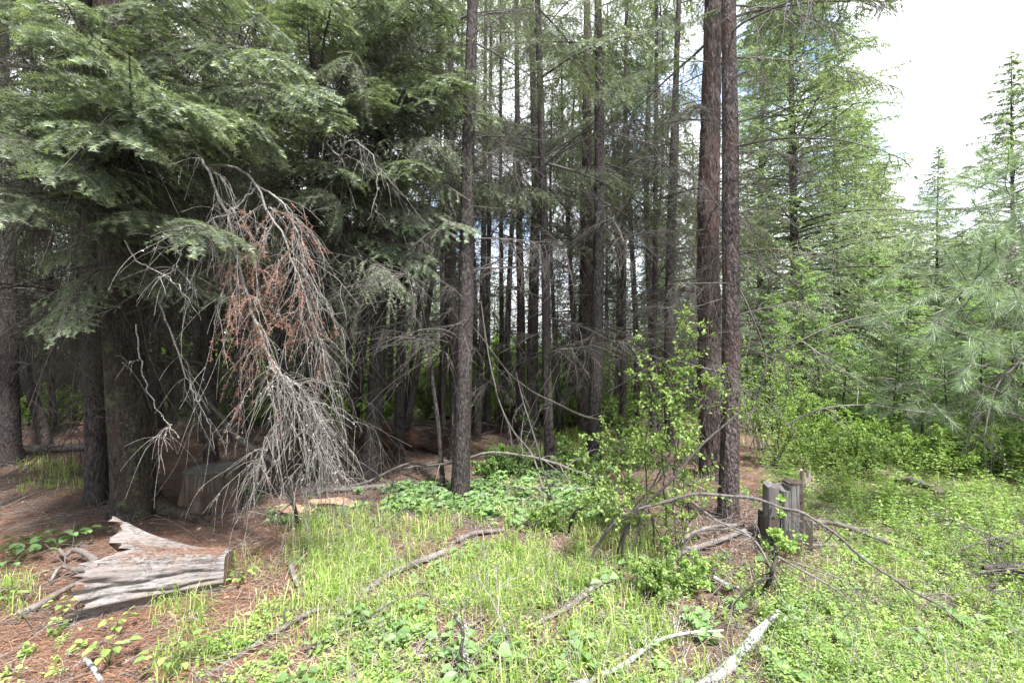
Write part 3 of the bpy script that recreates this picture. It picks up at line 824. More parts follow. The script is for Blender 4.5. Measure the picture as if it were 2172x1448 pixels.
# bright outer sprays facing the clearing
for zt, tip, dt in ((3.9, (40, 60), 3.3), (3.7, (250, 130), 2.7), (3.9, (520, 150), 3.0), (3.4, (420, 240), 2.75), (3.3, (200, 300), 2.6), (3.2, (20, 200), 2.9),
                    (3.0, (60, 330), 2.7), (3.1, (340, 420), 2.9), (3.6, (610, 230), 3.4), (3.3, (690, 330), 3.7), (2.6, (485, 690), 3.0), (2.5, (70, 570), 3.2), (2.3, (60, 720), 3.1),
                    (2.4, (200, 480), 3.1), (2.9, (300, 360), 2.6), (4.2, (150, 20), 2.9), (4.3, (450, 30), 3.1), (2.3, (400, 640), 3.4), (3.5, (120, 230), 3.0), (3.6, (560, 310), 3.2),
                    (3.0, (130, 400), 2.8), (3.3, (-60, 300), 3.0)):
    bough_to(fir, at_fir, zt, tip, dt, BOUGH_A, rng)
# the rest of its crown, all round
for q in range(44):
    z_ = 2.5 + 7.1 * (q / 44) ** 1.1
    p, r_ = at_fir(z_)
    a = q * 2.4 + rng.uniform(-.4, .4)
    dv = np.array([math.cos(a), math.sin(a), -0.05 + rng.normal(0, 0.12)])
    inst('bough', (BOUGH_A + BOUGH_D)[rng.integers(7)], fir, p, dv, rng.uniform(0.75, 1.2) * (1 - 0.4 * max(0, (z_ - 5) / 5)), rng.normal(0, 0.2))
# second fir: sprays sweep down and to the right
for zt, tip, dt in ((4.6, (930, 20), 4.6), (4.3, (940, 120), 4.7), (4.2, (985, 235), 4.9), (3.9, (975, 300), 4.6), (3.7, (940, 380), 4.5), (3.4, (955, 470), 5.0), (3.2, (890, 520), 4.5),
                    (2.9, (870, 590), 4.7), (2.7, (800, 620), 4.4), (4.0, (820, 150), 4.1), (3.6, (780, 300), 4.2), (3.3, (850, 420), 4.2), (4.8, (780, 30), 4.2), (4.4, (640, 90), 4.1), (3.0, (770, 480), 4.3),
                    (3.8, (540, 380), 4.5), (3.2, (560, 520), 4.6), (2.5, (700, 640), 4.6), (2.6, (850, 650), 5.2), (3.5, (900, 330), 4.3), (4.9, (870, 60), 4.2), (5.2, (920, -60), 4.6), (4.4, (985, 180), 4.4), (4.1, (1000, 290), 4.7), (3.8, (985, 400), 4.8), (4.8, (960, 60), 4.9), (3.4, (930, 540), 4.6), (3.1, (860, 660), 4.8), (4.0, (900, 240), 4.2), (3.5, (720, 420), 4.1), (4.6, (700, 150), 4.0)):
    bough_to(fir2, at_fir2, zt, tip, dt, BOUGH_D + BOUGH_A, rng, lift=0.30)
for q in range(34):
    z_ = 3.0 + 6.6 * (q / 34)
    p, r_ = at_fir2(z_)
    a = q * 2.4 + rng.uniform(-.4, .4)
    dv = np.array([math.cos(a), math.sin(a), -0.05 + rng.normal(0, 0.12)])
    inst('bough', (BOUGH_D + BOUGH_A)[rng.integers(7)], fir2, p, dv, rng.uniform(0.7, 1.05) * (1 - 0.4 * max(0, (z_ - 5) / 5)), rng.normal(0, 0.2))

# long root running from the big fir
mbr = MB()
pr = catmull([gpt(320, 1075, 0.10), gpt(350, 1090, 0.05), gpt(390, 1098, 0.03), gpt(430, 1110, 0.01), gpt(465, 1122, -0.03)], 24)
tubes(mbr, pr[None], np.linspace(0.085, 0.022, 24)[None] * (1 + 0.1 * vnoise(pr * 14, 3))[None], 12)
part('root', mbr, M['bark_fir'], fir)

# ---- the dead lichen-grey bough hanging from the big fir
def hanging_dead():
    rng = np.random.default_rng(21)
    mb = MB(); red = MB(); lic = MB()
    limbs = []
    def limb(pts, r0, r1, n=26):
        P = catmull([W(*p) for p in pts], n)
        P = P + 0.006 * rng.normal(size=P.shape)
        tubes(mb, P[None], np.linspace(r0, r1, n)[None], 6)
        limbs.append(P); return P
    p0, _ = at_fir(3.1)
    def limb0(pts, r0, r1, n=30):
        P = catmull([p0] + [W(*p) for p in pts], n); P += 0.006 * rng.normal(size=P.shape)
        tubes(mb, P[None], np.linspace(r0, r1, n)[None], 6); return P
    A = limb0([(380, 320, 3.6), (430, 345, 3.25), (465, 420, 3.2), (490, 480, 3.2), (505, 560, 3.2), (520, 640, 3.2)], 0.013, 0.0035)
    B = limb0([(450, 350, 3.7), (530, 375, 3.4), (560, 430, 3.35), (600, 500, 3.3), (630, 580, 3.35), (660, 670, 3.4), (690, 760, 3.45)], 0.012, 0.003)
    Cc = limb([(545, 395, 3.38), (500, 440, 3.25), (440, 475, 3.1), (395, 520, 3.05), (370, 580, 3.0)], 0.007, 0.002)
    D = limb([(540, 390, 3.4), (600, 430, 3.3), (625, 480, 3.3), (645, 560, 3.35), (655, 640, 3.4)], 0.008, 0.002)
    E = limb([(505, 560, 3.2), (540, 680, 3.2), (575, 770, 3.25), (620, 850, 3.3), (650, 940, 3.35), (640, 1010, 3.4)], 0.010, 0.004)
    Fb = limb([(575, 770, 3.25), (610, 800, 3.2), (650, 840, 3.2), (680, 900, 3.25), (680, 970, 3.3)], 0.007, 0.002)
    Gd = limb([(605, 860, 3.35), (590, 900, 3.3), (560, 960, 3.3), (530, 1000, 3.25)], 0.006, 0.0015)
    Hh = limb([(330, 620, 3.6), (375, 740, 3.5), (410, 830, 3.5), (440, 890, 3.5), (455, 950, 3.5)], 0.007, 0.002)
    Ii = limb([(290, 690, 3.5), (305, 800, 3.4), (335, 870, 3.4), (380, 930, 3.35)], 0.006, 0.002)
    Jj = limb([(262, 510, 3.2), (300, 560, 3.0), (360, 590, 2.95), (400, 640, 2.95), (430, 680, 3.0)], 0.005, 0.0015)
    Kk = limb([(690, 300, 4.3), (720, 330, 4.2), (740, 300, 4.1), (790, 330, 4.1), (800, 400, 4.1), (780, 470, 4.1)], 0.008, 0.002)
    sets = ((A, 30, 0.36, 0.25, 1.0), (B, 36, 0.34, 0.3, 1.0), (Cc, 12, 0.24, 0.1, 1.0), (D, 24, 0.34, 0.1, 1.0), (E, 42, 0.36, 0.15, 1.0), (Fb, 34, 0.27, 0.0, 1.0), (Gd, 18, 0.25, 0.1, 1.0), (Hh, 6, 0.13, 0.1, 0.8), (Ii, 4, 0.12, 0.1, 1.0), (Kk, 12, 0.3, 0.1, 1.0))
    for P, n, L, t0, t1 in sets:
        t = rng.uniform(t0, t1, (1, n))
        p, T = along(P[None], t); p, T = p[0], T[0]
        dd = T * 0.5 + rng.normal(0, 0.30, T.shape); dd[:, 1] *= 1.0; dd = norm(dd)
        Ls = L * rng.uniform(0.4, 1.2, n)
        tw = twig_paths(rng, p, dd * 0.75, Ls, 12, droop=rng.uniform(0.3, 1.3, n), wob=0.7)
        tubes(mb, tw, np.linspace(0.0027, 0.0011, 12)[None], 3)
        K = 5
        tt = rng.uniform(0.15, 1, (n, K)); p2, T2 = along(tw, tt); p2 = p2.reshape(-1, 3); T2 = T2.reshape(-1, 3)
        d2 = norm(T2 + rng.normal(0, 0.6, T2.shape))
        sb = twig_paths(rng, p2, d2, 0.22 * rng.uniform(0.2, 1.1, len(p2)), 7, droop=0.7, wob=0.4)
        tubes(mb, sb, np.linspace(0.002, 0.0009, 7)[None], 3)
        # lichen tufts: tiny flakes on the stems
        allp = np.concatenate([tw.reshape(-1, 3), P])
        m = 12 if P is not E and P is not Fb else 22
        q = allp[rng.integers(len(allp), size=n * m)] + rng.normal(0, 0.005, (n * m, 3))
        e = rng.normal(0, 0.0045, (n * m, 3, 3))
        lic.add((q[:, None] + e).reshape(-1, 3), T=np.arange(n * m * 3).reshape(-1, 3), tint=0.5)
        # red brown dead needles held on the inner shoots
        if P is A or P is B or P is D or P is E:
            px = CX + F * sb[:, 3, 0] / sb[:, 3, 1]; py = CY - F * (sb[:, 3, 2] - EYE) / sb[:, 3, 1]
            pick = (rng.uniform(size=len(sb)) < 0.85 * np.exp(-(((px - 545) / 110) ** 2 + ((py - 640) / 170) ** 2)))
            S = sb[pick]
            if len(S):
                cnt = 46
                tn = rng.uniform(0, 1, (len(S), cnt)); pp, ax = along(S, tn)
                pp = pp.reshape(-1, 3); ax = ax.reshape(-1, 3)
                pn = norm(rng.normal(size=ax.shape)); pn = norm(pn - (pn * ax).sum(-1, keepdims=True) * ax)
                needles(red, rng, pp, ax, pn, 0.024, 0.0042, rng.uniform(0, 1, len(pp)), 0)
    part('dead_bough', mb, M['twig_pale'], fir)['label'] = 'pale grey dead bough hanging in a tangle of lichen covered twigs'
    part('lichen', lic, M['lichen'], fir)['kind'] = 'stuff'
    o = part('dead_needles', red, M['needles_red'], fir); o['kind'] = 'stuff'; o['label'] = 'clusters of red brown dead needles'
    # fine dead straw-like needles caught on the green boughs
hanging_dead()
# more drooping dead branches of both firs
for zt, tip, dt in ((2.6, (520, 640), 4.2), (2.9, (600, 560), 4.3), (2.1, (120, 900), 4.2), (2.3, (60, 820), 3.9), (2.2, (180, 860), 4.0), (2.5, (240, 800), 3.9), (1.9, (90, 760), 3.7), (2.3, (350, 760), 3.7)):
    p, _ = at_fir(zt); tp = W(tip[0], tip[1], dt); L = np.linalg.norm(tp - p)
    inst('dead_branch', (DEAD_K + DEAD_G)[rng.integers(10)], fir, p, tp - p + np.array([0, 0, 0.3 * L]), L / 1.4, rng.normal(0, .3))
for zt, tip, dt in ((3.0, (620, 760), 5.0), (2.9, (560, 700), 5.2), (2.4, (640, 840), 5.0), (3.3, (700, 560), 4.8), (3.4, (600, 500), 5.0), (2.6, (690, 700), 4.7), (3.2, (655, 620), 4.9)):
    p, _ = at_fir2(zt); tp = W(tip[0], tip[1], dt); L = np.linalg.norm(tp - p)
    inst('dead_branch', DEAD_K[rng.integers(5)], fir2, p, tp - p + np.array([0, 0, 0.3 * L]), L / 1.4, rng.normal(0, .3))

# ------------------------------------------------------------------ whole conifers for farther off: one crown mesh, one trunk mesh
def conifer_meshes(seed, H=10.0, rb=1.9, nb=110, S=22, K=15, fl=0.055, fw=0.012, crown0=0.12, dens=1.0, mat='fir_needles_far', elev=0.0, power=0.8, drp=0.25, leanL=0.0):
    rng = np.random.default_rng(seed)
    cr = MB(); wd = MB()
    z = H * (crown0 + (0.985 - crown0) * (np.arange(nb) + rng.uniform(0, 1, nb)) / nb)
    a = np.arange(nb) * 2.4 + rng.uniform(-0.5, 0.5, nb)
    f = 1 - z / H
    L = rb * np.clip(f / (1 - crown0), 0, 1) ** power * rng.uniform(0.55, 1.15, nb) + 0.10
    D = np.stack([np.cos(a), np.sin(a), elev + 0.45 * (1 - f) + rng.normal(0, 0.10, nb)], -1)
    P0 = np.stack([0 * z, 0 * z, z], -1)
    br = twig_paths(rng, P0, D, L, 9, droop=drp * rng.uniform(0.5, 1.4, nb), wob=0.12)
    tubes(wd, br, np.linspace(1, 0.2, 9)[None] * (0.006 + 0.009 * L)[:, None], 3)
    t = np.clip((np.arange(S)[None] + rng.uniform(0, 1, (nb, S))) / S * 0.88 + 0.14, 0, 1)
    p, T = along(br, t)
    sd = np.where(np.arange(S) % 2 == 0, 1, -1)[None, :, None]
    Sx = norm(np.cross(np.broadcast_to(UP, T.shape), T)) * sd
    an = (R(55) + rng.normal(0, 0.2, t.shape))[..., None]
    D2 = T * np.cos(an) + Sx * np.sin(an) + UP * rng.normal(-0.10, 0.16, (nb, S, 1))
    L2 = (L[:, None] * 0.36 * (1.1 - t) + 0.015 + 0.045 * np.minimum(1, L[:, None])) * rng.uniform(0.6, 1.25, t.shape)
    ok = (rng.uniform(size=t.shape) < np.clip(L[:, None] * 1.5 / (rb / 2), 0.18, 1)).ravel()
    sub = twig_paths(rng, p.reshape(-1, 3)[ok], D2.reshape(-1, 3)[ok], L2.ravel()[ok], 5, droop=0.35, wob=0.15)
    n = len(sub)
    tn = rng.uniform(0, 1, (n, K)); q, ax = along(sub, tn)
    q = q.reshape(-1, 3); ax = ax.reshape(-1, 3)
    pn = norm(UP + rng.normal(0, 0.3, ax.shape))
    tipish = (tn.ravel() > 0.75) * 0.35
    base = np.repeat(rng.uniform(0, 0.45, n), K)
    needles(cr, rng, q, ax, pn, fl, fw, np.clip(base + tipish + rng.normal(0.1, 0.1, len(q)), 0, 1), 0, flat=0.5, fwd=0.9)
    s = np.linspace(0, 1, 30)
    P = np.stack([0.05 * np.sin(s * 4 + seed), 0.05 * np.cos(s * 5 + seed) - 0.05, s * H], -1)
    tr = MB(); tubes(tr, P[None], (np.linspace(1, 0.06, 30) * H * 0.0105)[None], 10)
    return cr.mesh('crown', M[mat]), tr.mesh('trunk', M['bark_dark']), wd.mesh('branches', M['twig_grey'])

def place_conifer(meshes, x, y, s, rz, label, group, name='conifer_tree', cat='tree', sz=None, zoff=0.0):
    r_ = thing(name, label, cat, (x, y, float(hfun(x, y)) - 0.05 + zoff), group)
    r_.rotation_euler = (0, 0, rz)
    for nm, me in zip(('crown', 'trunk', 'branches'), meshes):
        o = bpy.data.objects.new(nm, me); COL.objects.link(o); o.parent = r_; o.scale = (s, s, sz or s)
        if nm != 'trunk': o['kind'] = 'stuff'
    return r_

CON_FAR = [conifer_meshes(300 + i, H=11, rb=1.9, nb=120, S=18, K=13, fl=0.095, fw=0.030, crown0=0.16) for i in range(4)]
CON_BIG = [conifer_meshes(320 + i, H=12, rb=3.3, nb=300, S=26, K=20, fl=0.062, fw=0.020, crown0=0.03, drp=0.30, power=0.75, elev=0.1) for i in range(2)]
CON_YOUNG = [conifer_meshes(340 + i, H=3.0, rb=1.0, nb=80, S=20, K=20, fl=0.032, fw=0.010, crown0=0.03, mat='fir_needles_young', elev=0.12, drp=0.12) for i in range(3)]

rng = np.random.default_rng(71)
G_FAR = 'distant conifers closing the view behind the stand'
# far stand behind the shaded trunks
for i in range(190):
    d = 12 + 26 * rng.uniform() ** 0.9
    px = rng.uniform(-350, 1640)
    gap = math.exp(-((px - 1120) / 150) ** 2)
    d = 19 + (d - 12) * 0.9
    hmax = 11 * rng.uniform(0.75, 1.25)
    if gap > 0.4 and i % 2: continue
    if gap > 0.3: hmax = min(hmax, EYE + (724 - rng.uniform(500, 650)) / F * d)
    elif rng.uniform() < 0.35: hmax *= 0.6
    x = (px - CX) / F * d
    place_conifer(CON_FAR[i % 4], x, d, hmax / 11, rng.uniform(0, 6.28), 'dark conifer in the distance behind the shaded stand', G_FAR)

# thin dead-limbed poles filling the shaded stand
def pole_meshes(seed, H=8.0):
    rng = np.random.default_rng(seed)
    tr, wd, cr = MB(), MB(), MB()
    s = np.linspace(0, 1, 24)
    P = np.stack([0.12 * np.sin(s * 5 + seed), 0.12 * np.cos(s * 4 + seed) - 0.1, s * H - 0.1], -1)
    tubes(tr, P[None], (np.linspace(1, 0.2, 24) * 0.062)[None], 9)
    n = 110
    t = rng.uniform(0.13, 0.95, (1, n)); p, _ = along(P[None], t); p = p[0]
    a = rng.uniform(0, 6.28, n)
    D = np.stack([np.cos(a), np.sin(a), rng.normal(-0.05, 0.25, n)], -1)
    L = rng.uniform(0.3, 1.35, n) * (1.1 - 0.5 * t[0])
    br = twig_paths(rng, p, D, L, 8, droop=rng.uniform(0.0, 0.6, n), wob=0.22)
    tubes(wd, br, np.linspace(0.008, 0.0025, 8)[None], 3)
    K = 11
    t2 = rng.uniform(0.15, 1, (n, K)); q, T = along(br, t2); q = q.reshape(-1, 3); T = T.reshape(-1, 3)
    sb = twig_paths(rng, q, norm(T + rng.normal(0, 0.7, T.shape)), 0.38 * rng.uniform(0.3, 1.2, len(q)), 6, droop=0.6, wob=0.35)
    tubes(wd, sb, np.linspace(0.0034, 0.0016, 6)[None], 3)
    hi = sb[(sb[:, 0, 2] > H * rng.uniform(0.35, 0.75, len(sb)))]
    K = 26; tn = rng.uniform(0, 1, (len(hi), K)); q, ax = along(hi, tn); q = q.reshape(-1, 3); ax = ax.reshape(-1, 3)
    needles(cr, rng, q, ax, norm(UP + rng.normal(0, 0.3, ax.shape)), 0.05, 0.013, rng.uniform(0, 0.8, len(q)), 0, fwd=0.8)
    return cr.mesh('crown', M['fir_needles']), tr.mesh('trunk', M['bark_dark']), wd.mesh('branches', M['twig_dark'])
POLES = [pole_meshes(360 + i) for i in range(4)]
rngp = np.random.default_rng(73)
for i in range(62):
    d = rngp.uniform(7.5, 11.5)
    px = rngp.uniform(-120, 1500)
    if 690 < px < 850 and d < 9.5: d += 2
    if abs(px - 1110) < 100 and rngp.uniform() < 0.4: continue
    place_conifer(POLES[i % 4], (px - CX) / F * d, d, rngp.uniform(0.6, 1.3), rngp.uniform(0, 6.28), 'thin dark dead limbed pole tree in the shade between the named trunks', 'thin dead limbed poles in the shaded stand', name='pole_tree')

# tall firs right of the pair
def big(px, d, apex_py, label, k, s_xy=1.0, grp='tall firs beyond the clearing at right'):
    x = (px - CX) / F * d
    h = EYE + (724 - apex_py) / F * d - float(hfun(x, d))
    s = h / 12
    return place_conifer(CON_BIG[k % 2], x, d, s * s_xy, rng.uniform(0, 6.28), label, grp, name='fir_tree', sz=s)
big(1690, 10.5, -260, 'tall fir just right of the paired trunks, top out of the frame', 0, 1.0)
big(1775, 13.0, 60, 'tall fir with its right edge against the bright sky', 1, 1.05)
big(1620, 13.5, -40, 'tall fir seen close behind the right side of the paired trunks', 1, 1.0)
big(1860, 17.0, 330, 'mid height fir at the foot of the bright sky, right of the tall ones', 0, 1.2)
big(1992, 14.0, 300, 'dark slender fir standing alone against the pale hill', 1, 0.80)
big(2150, 11.0, 100, 'fir cut by the right edge with its spire in the bright sky', 0, 0.9)
big(2090, 17.0, 430, 'small fir left of the one cut by the right edge', 0, 1.1)
big(1930, 20.0, 450, 'low fir far behind the slender dark fir', 1, 1.3)
big(2250, 13.0, 300, 'fir beyond the right edge, only its left boughs in view', 1, 1.1)
big(1820, 15.0, 230, 'fir stepping down toward the bright sky beside the tall ones', 1, 1.25)
big(2040, 13.5, 480, 'rounded fir between the slender dark fir and the right edge', 1, 1.3)
def young(px, d, apex_py, label, k, w=1.0):
    x = (px - CX) / F * d
    h = EYE + (724 - apex_py) / F * d - float(hfun(x, d))
    return place_conifer(CON_YOUNG[k % 3], x, d, h / 3 * w, rng.uniform(0, 6.28), label, 'young bright green firs at right', name='young_fir', sz=h / 3)
young(1930, 8.6, 590, 'bright green young fir in the middle of the right thicket', 0, 1.1)
young(2040, 10.0, 560, 'young fir right of the brightest one', 1, 1.1)
young(1850, 10.5, 520, 'young fir at the foot of the tall firs', 2, 1.2)
young(2090, 8.2, 690, 'low young fir near the pine boughs at the right edge', 1, 1.3)
young(1700, 9.0, 540, 'young fir behind the right shrubs, left of the gap with dead branches', 2, 1.0)
young(1780, 9.0, 760, 'small young fir under the tall firs', 0, 1.2)
young(2160, 9.4, 600, 'young fir touching the right edge', 2, 1.2)
young(1985, 7.8, 800, 'smallest bright young fir behind the low shrubs', 0, 1.2)
young(1640, 8.4, 610, 'young fir immediately right of the paired trunks', 1, 0.9)
young(1880, 12.0, 640, 'young fir behind the bright green one', 1, 1.4)
young(1800, 7.9, 700, 'lower young fir left of the brightest one', 1, 1.2)
young(1905, 7.2, 700, 'pale young fir nearest the low shrubs in the right thicket', 2, 1.3)
young(2010, 7.0, 735, 'young fir behind the small pine sapling', 0, 1.3)
young(2125, 7.2, 790, 'low young fir beneath the pine boughs', 1, 1.4)
young(1730, 8.6, 660, 'young fir behind the level pale dead branch', 2, 1.1)
young(2250, 8.0, 640, 'young fir just past the right edge', 0, 1.3)
rng2 = np.random.default_rng(72)
for i in range(54):
    d = 14 + 22 * rng2.uniform(); px = rng2.uniform(1640, 2500)
    x = (px - CX) / F * d; h = min(6.0, EYE + (724 - rng2.uniform(470, 640)) / F * d)
    place_conifer(CON_FAR[i % 4], x, d, h / 11 * 1.15, rng2.uniform(0, 6.28), 'distant conifer beyond the right thicket', 'distant conifers beyond the right thicket')
# trees of the stand behind what the frame shows, so the place goes on sideways
for i in range(10):
    s_ = -1 if i % 2 else 1
    d = rng2.uniform(3, 9)
    place_conifer(CON_BIG[i % 2], s_ * (d * 1.3 + rng2.uniform(4.5, 7)) , d, 0.95, rng2.uniform(0, 6.28), 'fir standing beside the frame', 'firs flanking the view')

# ------------------------------------------------------------------ dead wood
def weathered_log():
    """short split log with a hollow, torn left end"""
    base = gpt(330, 1262)
    a = gpt(486, 1236); b = gpt(185, 1276)
    ax = norm((b - a) * np.array([1, 1, 0])); Lg = np.linalg.norm((b - a)[:2])
    side = np.array([-ax[1], ax[0], 0]); side = side * (1 if side[1] > 0 else -1)
    nr, k = 72, 120
    s = np.linspace(0, 1, nr); th = np.arange(k) * 2 * math.pi / k       # th 0 = away from the camera, pi/2 = up
    S, TH = np.meshgrid(s, th, indexing='ij')
    rad = 0.128 + 0.125 * S ** 1.3
    up_sq = 0.98                                                          # flattened top
    cx = np.cos(TH); cz = np.sin(TH)
    sq = (np.abs(cx) ** 3.2 + np.abs(cz) ** 3.2) ** (-1 / 3.2)
    cx = cx * sq; cz = cz * sq
    r = rad * (1 + 0.10 * vnoise(np.stack([np.cos(TH) * 2, np.sin(TH) * 2, S * 1.5], -1), 4))
    grain = vnoise(np.stack([np.cos(TH) * 11, np.sin(TH) * 11, S * 1.6], -1), 5) + 0.6 * vnoise(np.stack([np.cos(TH) * 24, np.sin(TH) * 24, S * 3], -1), 6)
    r = r * (1 + 0.055 * grain)
    crack = np.exp(-((TH - 2.75 + 0.12 * np.sin(S * 7)) / 0.07) ** 2) + 0.7 * np.exp(-((TH - 3.15 + 0.08 * np.sin(S * 9 + 1)) / 0.05) ** 2) + 0.8 * np.exp(-((TH - 2.3 - 0.1 * S) / 0.05) ** 2)
    r = r - 0.028 * crack * sstep(0.03, 0.2, S)
    horn_back = np.exp(-((TH - 0.75) / 0.42) ** 2); horn_front = np.exp(-((np.mod(TH, 6.283) - 3.7) / 0.75) ** 2)
    valley = np.exp(-((TH - 1.75) / 0.5) ** 2)
    tear = 0.045 * vnoise(np.stack([np.cos(TH) * 9, np.sin(TH) * 9, 0 * S], -1), 8) + 0.035 * vnoise(np.stack([np.cos(TH) * 24, np.sin(TH) * 24, 0 * S], -1), 9)
    xl = S * (Lg * (0.84 + 0.12 * horn_back + 0.12 * horn_front - 0.05 * valley) + 1.3 * tear)
    zz = cz * r * np.where(cz > 0, up_sq, 0.9) + 0.10 * horn_back * S ** 3 - 0.04 * valley * S ** 2 * 2
    yy = cx * r + 0.10 * horn_back * S ** 2 - 0.03 * horn_front * S ** 2
    Lc = np.stack([xl, yy, zz + 0.10 + 0.05 * S], -1)
    def w2(L): return L
    outer = Lc
    shrink = 0.72 - 0.02 * vnoise(np.stack([np.cos(TH) * 9, np.sin(TH) * 9, S * 3], -1), 10)
    innS = np.linspace(1, 0.45, 14)
    mb = MB()
    i = np.arange(nr * k).reshape(nr, k); j = np.roll(i, -1, 1)
    flip = side[0] * ax[1] - side[1] * ax[0] > 0
    def quads(a, b, c, d): return np.stack([a, b, c, d], -1).reshape(-1, 4)
    Q = quads(i[:-1], j[:-1], j[1:], i[1:])
    mb.add(outer.reshape(-1, 3), Q=Q, mat=0, smooth=True)
    # hollow at the left end
    end = outer[-1]; cen = np.array([Lg * 0.55, 0, 0.14])
    rings = []
    for q, f in enumerate(np.linspace(0, 1, 10)):
        x = end[:, 0] * (1 - f) + f * Lg * 0.55
        ff = (1 - 0.22 * min(1, f * 5)) * (1 - 0.75 * f ** 2)
        rg = np.stack([x, end[:, 1] * ff, (end[:, 2] - 0.14) * ff + 0.14], -1)
        rg += 0.012 * np.stack([0 * x, vnoise(np.stack([np.cos(th) * 12, np.sin(th) * 12, 0 * th + f * 9], -1), 14), vnoise(np.stack([np.cos(th) * 12, np.sin(th) * 12, 0 * th + f * 9], -1), 15)], -1) * min(1, f * 4)
        rings.append(rg)
    G = np.array(rings); ng = len(rings)
    i2 = np.arange(ng * k).reshape(ng, k); j2 = np.roll(i2, -1, 1)
    mb.add(G.reshape(-1, 3), Q=quads(i2[:-1], j2[:-1], j2[1:], i2[1:]), mat=1, smooth=True)
    mb.add(np.vstack([G[-1], G[-1].mean(0)]), T=[(q, (q + 1) % k, k) for q in range(k)], mat=1)
    # sawn right end
    e0 = outer[0]
    mb.add(np.vstack([e0, e0.mean(0)]), T=[(q, (q + 1) % k, k) for q in range(k)], mat=1)
    me = mb.mesh('weathered_log', [M['log_wood'], M['log_end']])
    root = thing('weathered_log', 'weathered silvery split log with orange needles on top, in the left foreground', 'log', (a[0], a[1], a[2] - 0.02))
    root.rotation_euler = (0, R(1), math.atan2(ax[1], ax[0]))
    # local axes: x along the log, y = x rotated 90 degrees
    o = bpy.data.objects.new('wood', me); COL.objects.link(o); o.parent = root
    if flip is False or np.dot(side, [-math.sin(math.atan2(ax[1], ax[0])), math.cos(math.atan2(ax[1], ax[0])), 0]) < 0:
        o.scale = (1, -1, 1)
    # needles lying on top
    rng = np.random.default_rng(61)
    n = 2600
    s_ = rng.uniform(0.05, 0.9, n); t_ = rng.normal(1.75, 0.33, n)
    ii = (s_ * (nr - 1)).astype(int); kk = (np.mod(t_, 6.283) / 6.2832 * k).astype(int) % k
    P = Lc[ii, kk] + np.array([0, 0, 0.004])
    an = rng.uniform(0, 6.28, n); d = np.stack([np.cos(an), np.sin(an), rng.normal(0, 0.12, n)], -1) * rng.uniform(0.012, 0.04, n)[:, None]
    wv = np.stack([-np.sin(an), np.cos(an), 0 * an], -1) * 0.0016
    lt = MB(); lt.add(np.stack([P - wv, P + wv, P + d], 1).reshape(-1, 3), T=np.arange(n * 3).reshape(-1, 3), tint=np.repeat(rng.uniform(0.2, 1, n), 3))
    lo = bpy.data.objects.new('needle_litter', lt.mesh('needle_litter', M['litter'])); COL.objects.link(lo); lo.parent = root; lo.scale = o.scale; lo['kind'] = 'stuff'
    return root
weathered_log()

def splinters(name, pts, r0, r1, mat, label, cat='wood piece', k=7, n=20, jag=0.25, flat=0.5, seed=0, group=None, taper_pow=1.0):
    """a knotty stick or splinter lying along the points"""
    P = catmull(pts, n)
    rng = np.random.default_rng(seed + 500)
    r = (r0 + (r1 - r0) * np.linspace(0, 1, n) ** taper_pow) * (1 + jag * 0.5 * rng.normal(size=n))
    mb = MB(); tubes(mb, P[None], np.abs(r)[None], k, cap=True)
    for q in range(0):
        pass
    o = single(name, mb, M[mat], P[0], label, cat, group)
    return o

def stick(pts, r0, r1, label, name='fallen_branch', cat='branch', mat='stick_grey', seed=0, forks=4, flen=0.25, wob=0.012, n=30, k=7, group=None, knots=True, fmat=None):
    """pts are world points; a branch with side twigs and knots"""
    rng = np.random.default_rng(seed + 700)
    P = catmull(pts, n)
    Lt = np.linalg.norm(np.diff(P, axis=0), axis=1).sum()
    w = fbm(P * 3.5 + seed, 3, 2)[:, None] * np.array([wob, wob, wob * 0.8]) * 2
    w2 = np.stack([vnoise(P * 5 + 9 + seed, 5), vnoise(P * 5 + 31 + seed, 6), vnoise(P * 5 + 57 + seed, 7)], -1) * wob
    P = P + w2
    r = np.linspace(r0, r1, n) * (1 + (0.06 if k > 11 else 0.16) * vnoise(P * 11 + seed, 21) + 0.02 * rng.normal(size=n))
    if knots:
        for q in rng.integers(2, n - 2, 4): r[q] *= 1.18
    root = thing(name, label, cat, P[0], group)
    mb = MB(); tubes(mb, P[None], r[None], k, cap=True); part('stem', mb, M[mat], root)
    for q in range(forks):
        i = int(rng.uniform(0.15, 0.95) * (n - 1))
        T = norm(P[min(i + 1, n - 1)] - P[i - 1])
        d = norm(T * 0.8 + rng.normal(0, 0.7, 3) + np.array([0, 0, 0.15]))
        fb = MB()
        L = flen * rng.uniform(0.4, 1.3)
        tw = twig_paths(rng, P[i], d, L, 10, droop=0.2, wob=0.35)
        tubes(fb, tw, np.linspace(min(r[i] * 0.55, 0.007), 0.0012, 10)[None], 4)
        tt = rng.uniform(0.2, 1, (1, 5)); p2, T2 = along(tw, tt)
        sb = twig_paths(rng, p2[0], norm(T2[0] + rng.normal(0, 0.6, (5, 3))), L * 0.4 * rng.uniform(0.3, 1, 5), 6, droop=0.3, wob=0.35)
        tubes(fb, sb, np.linspace(0.002, 0.0009, 6)[None], 3)
        part('twig', fb, M[fmat or mat], root)
    return root

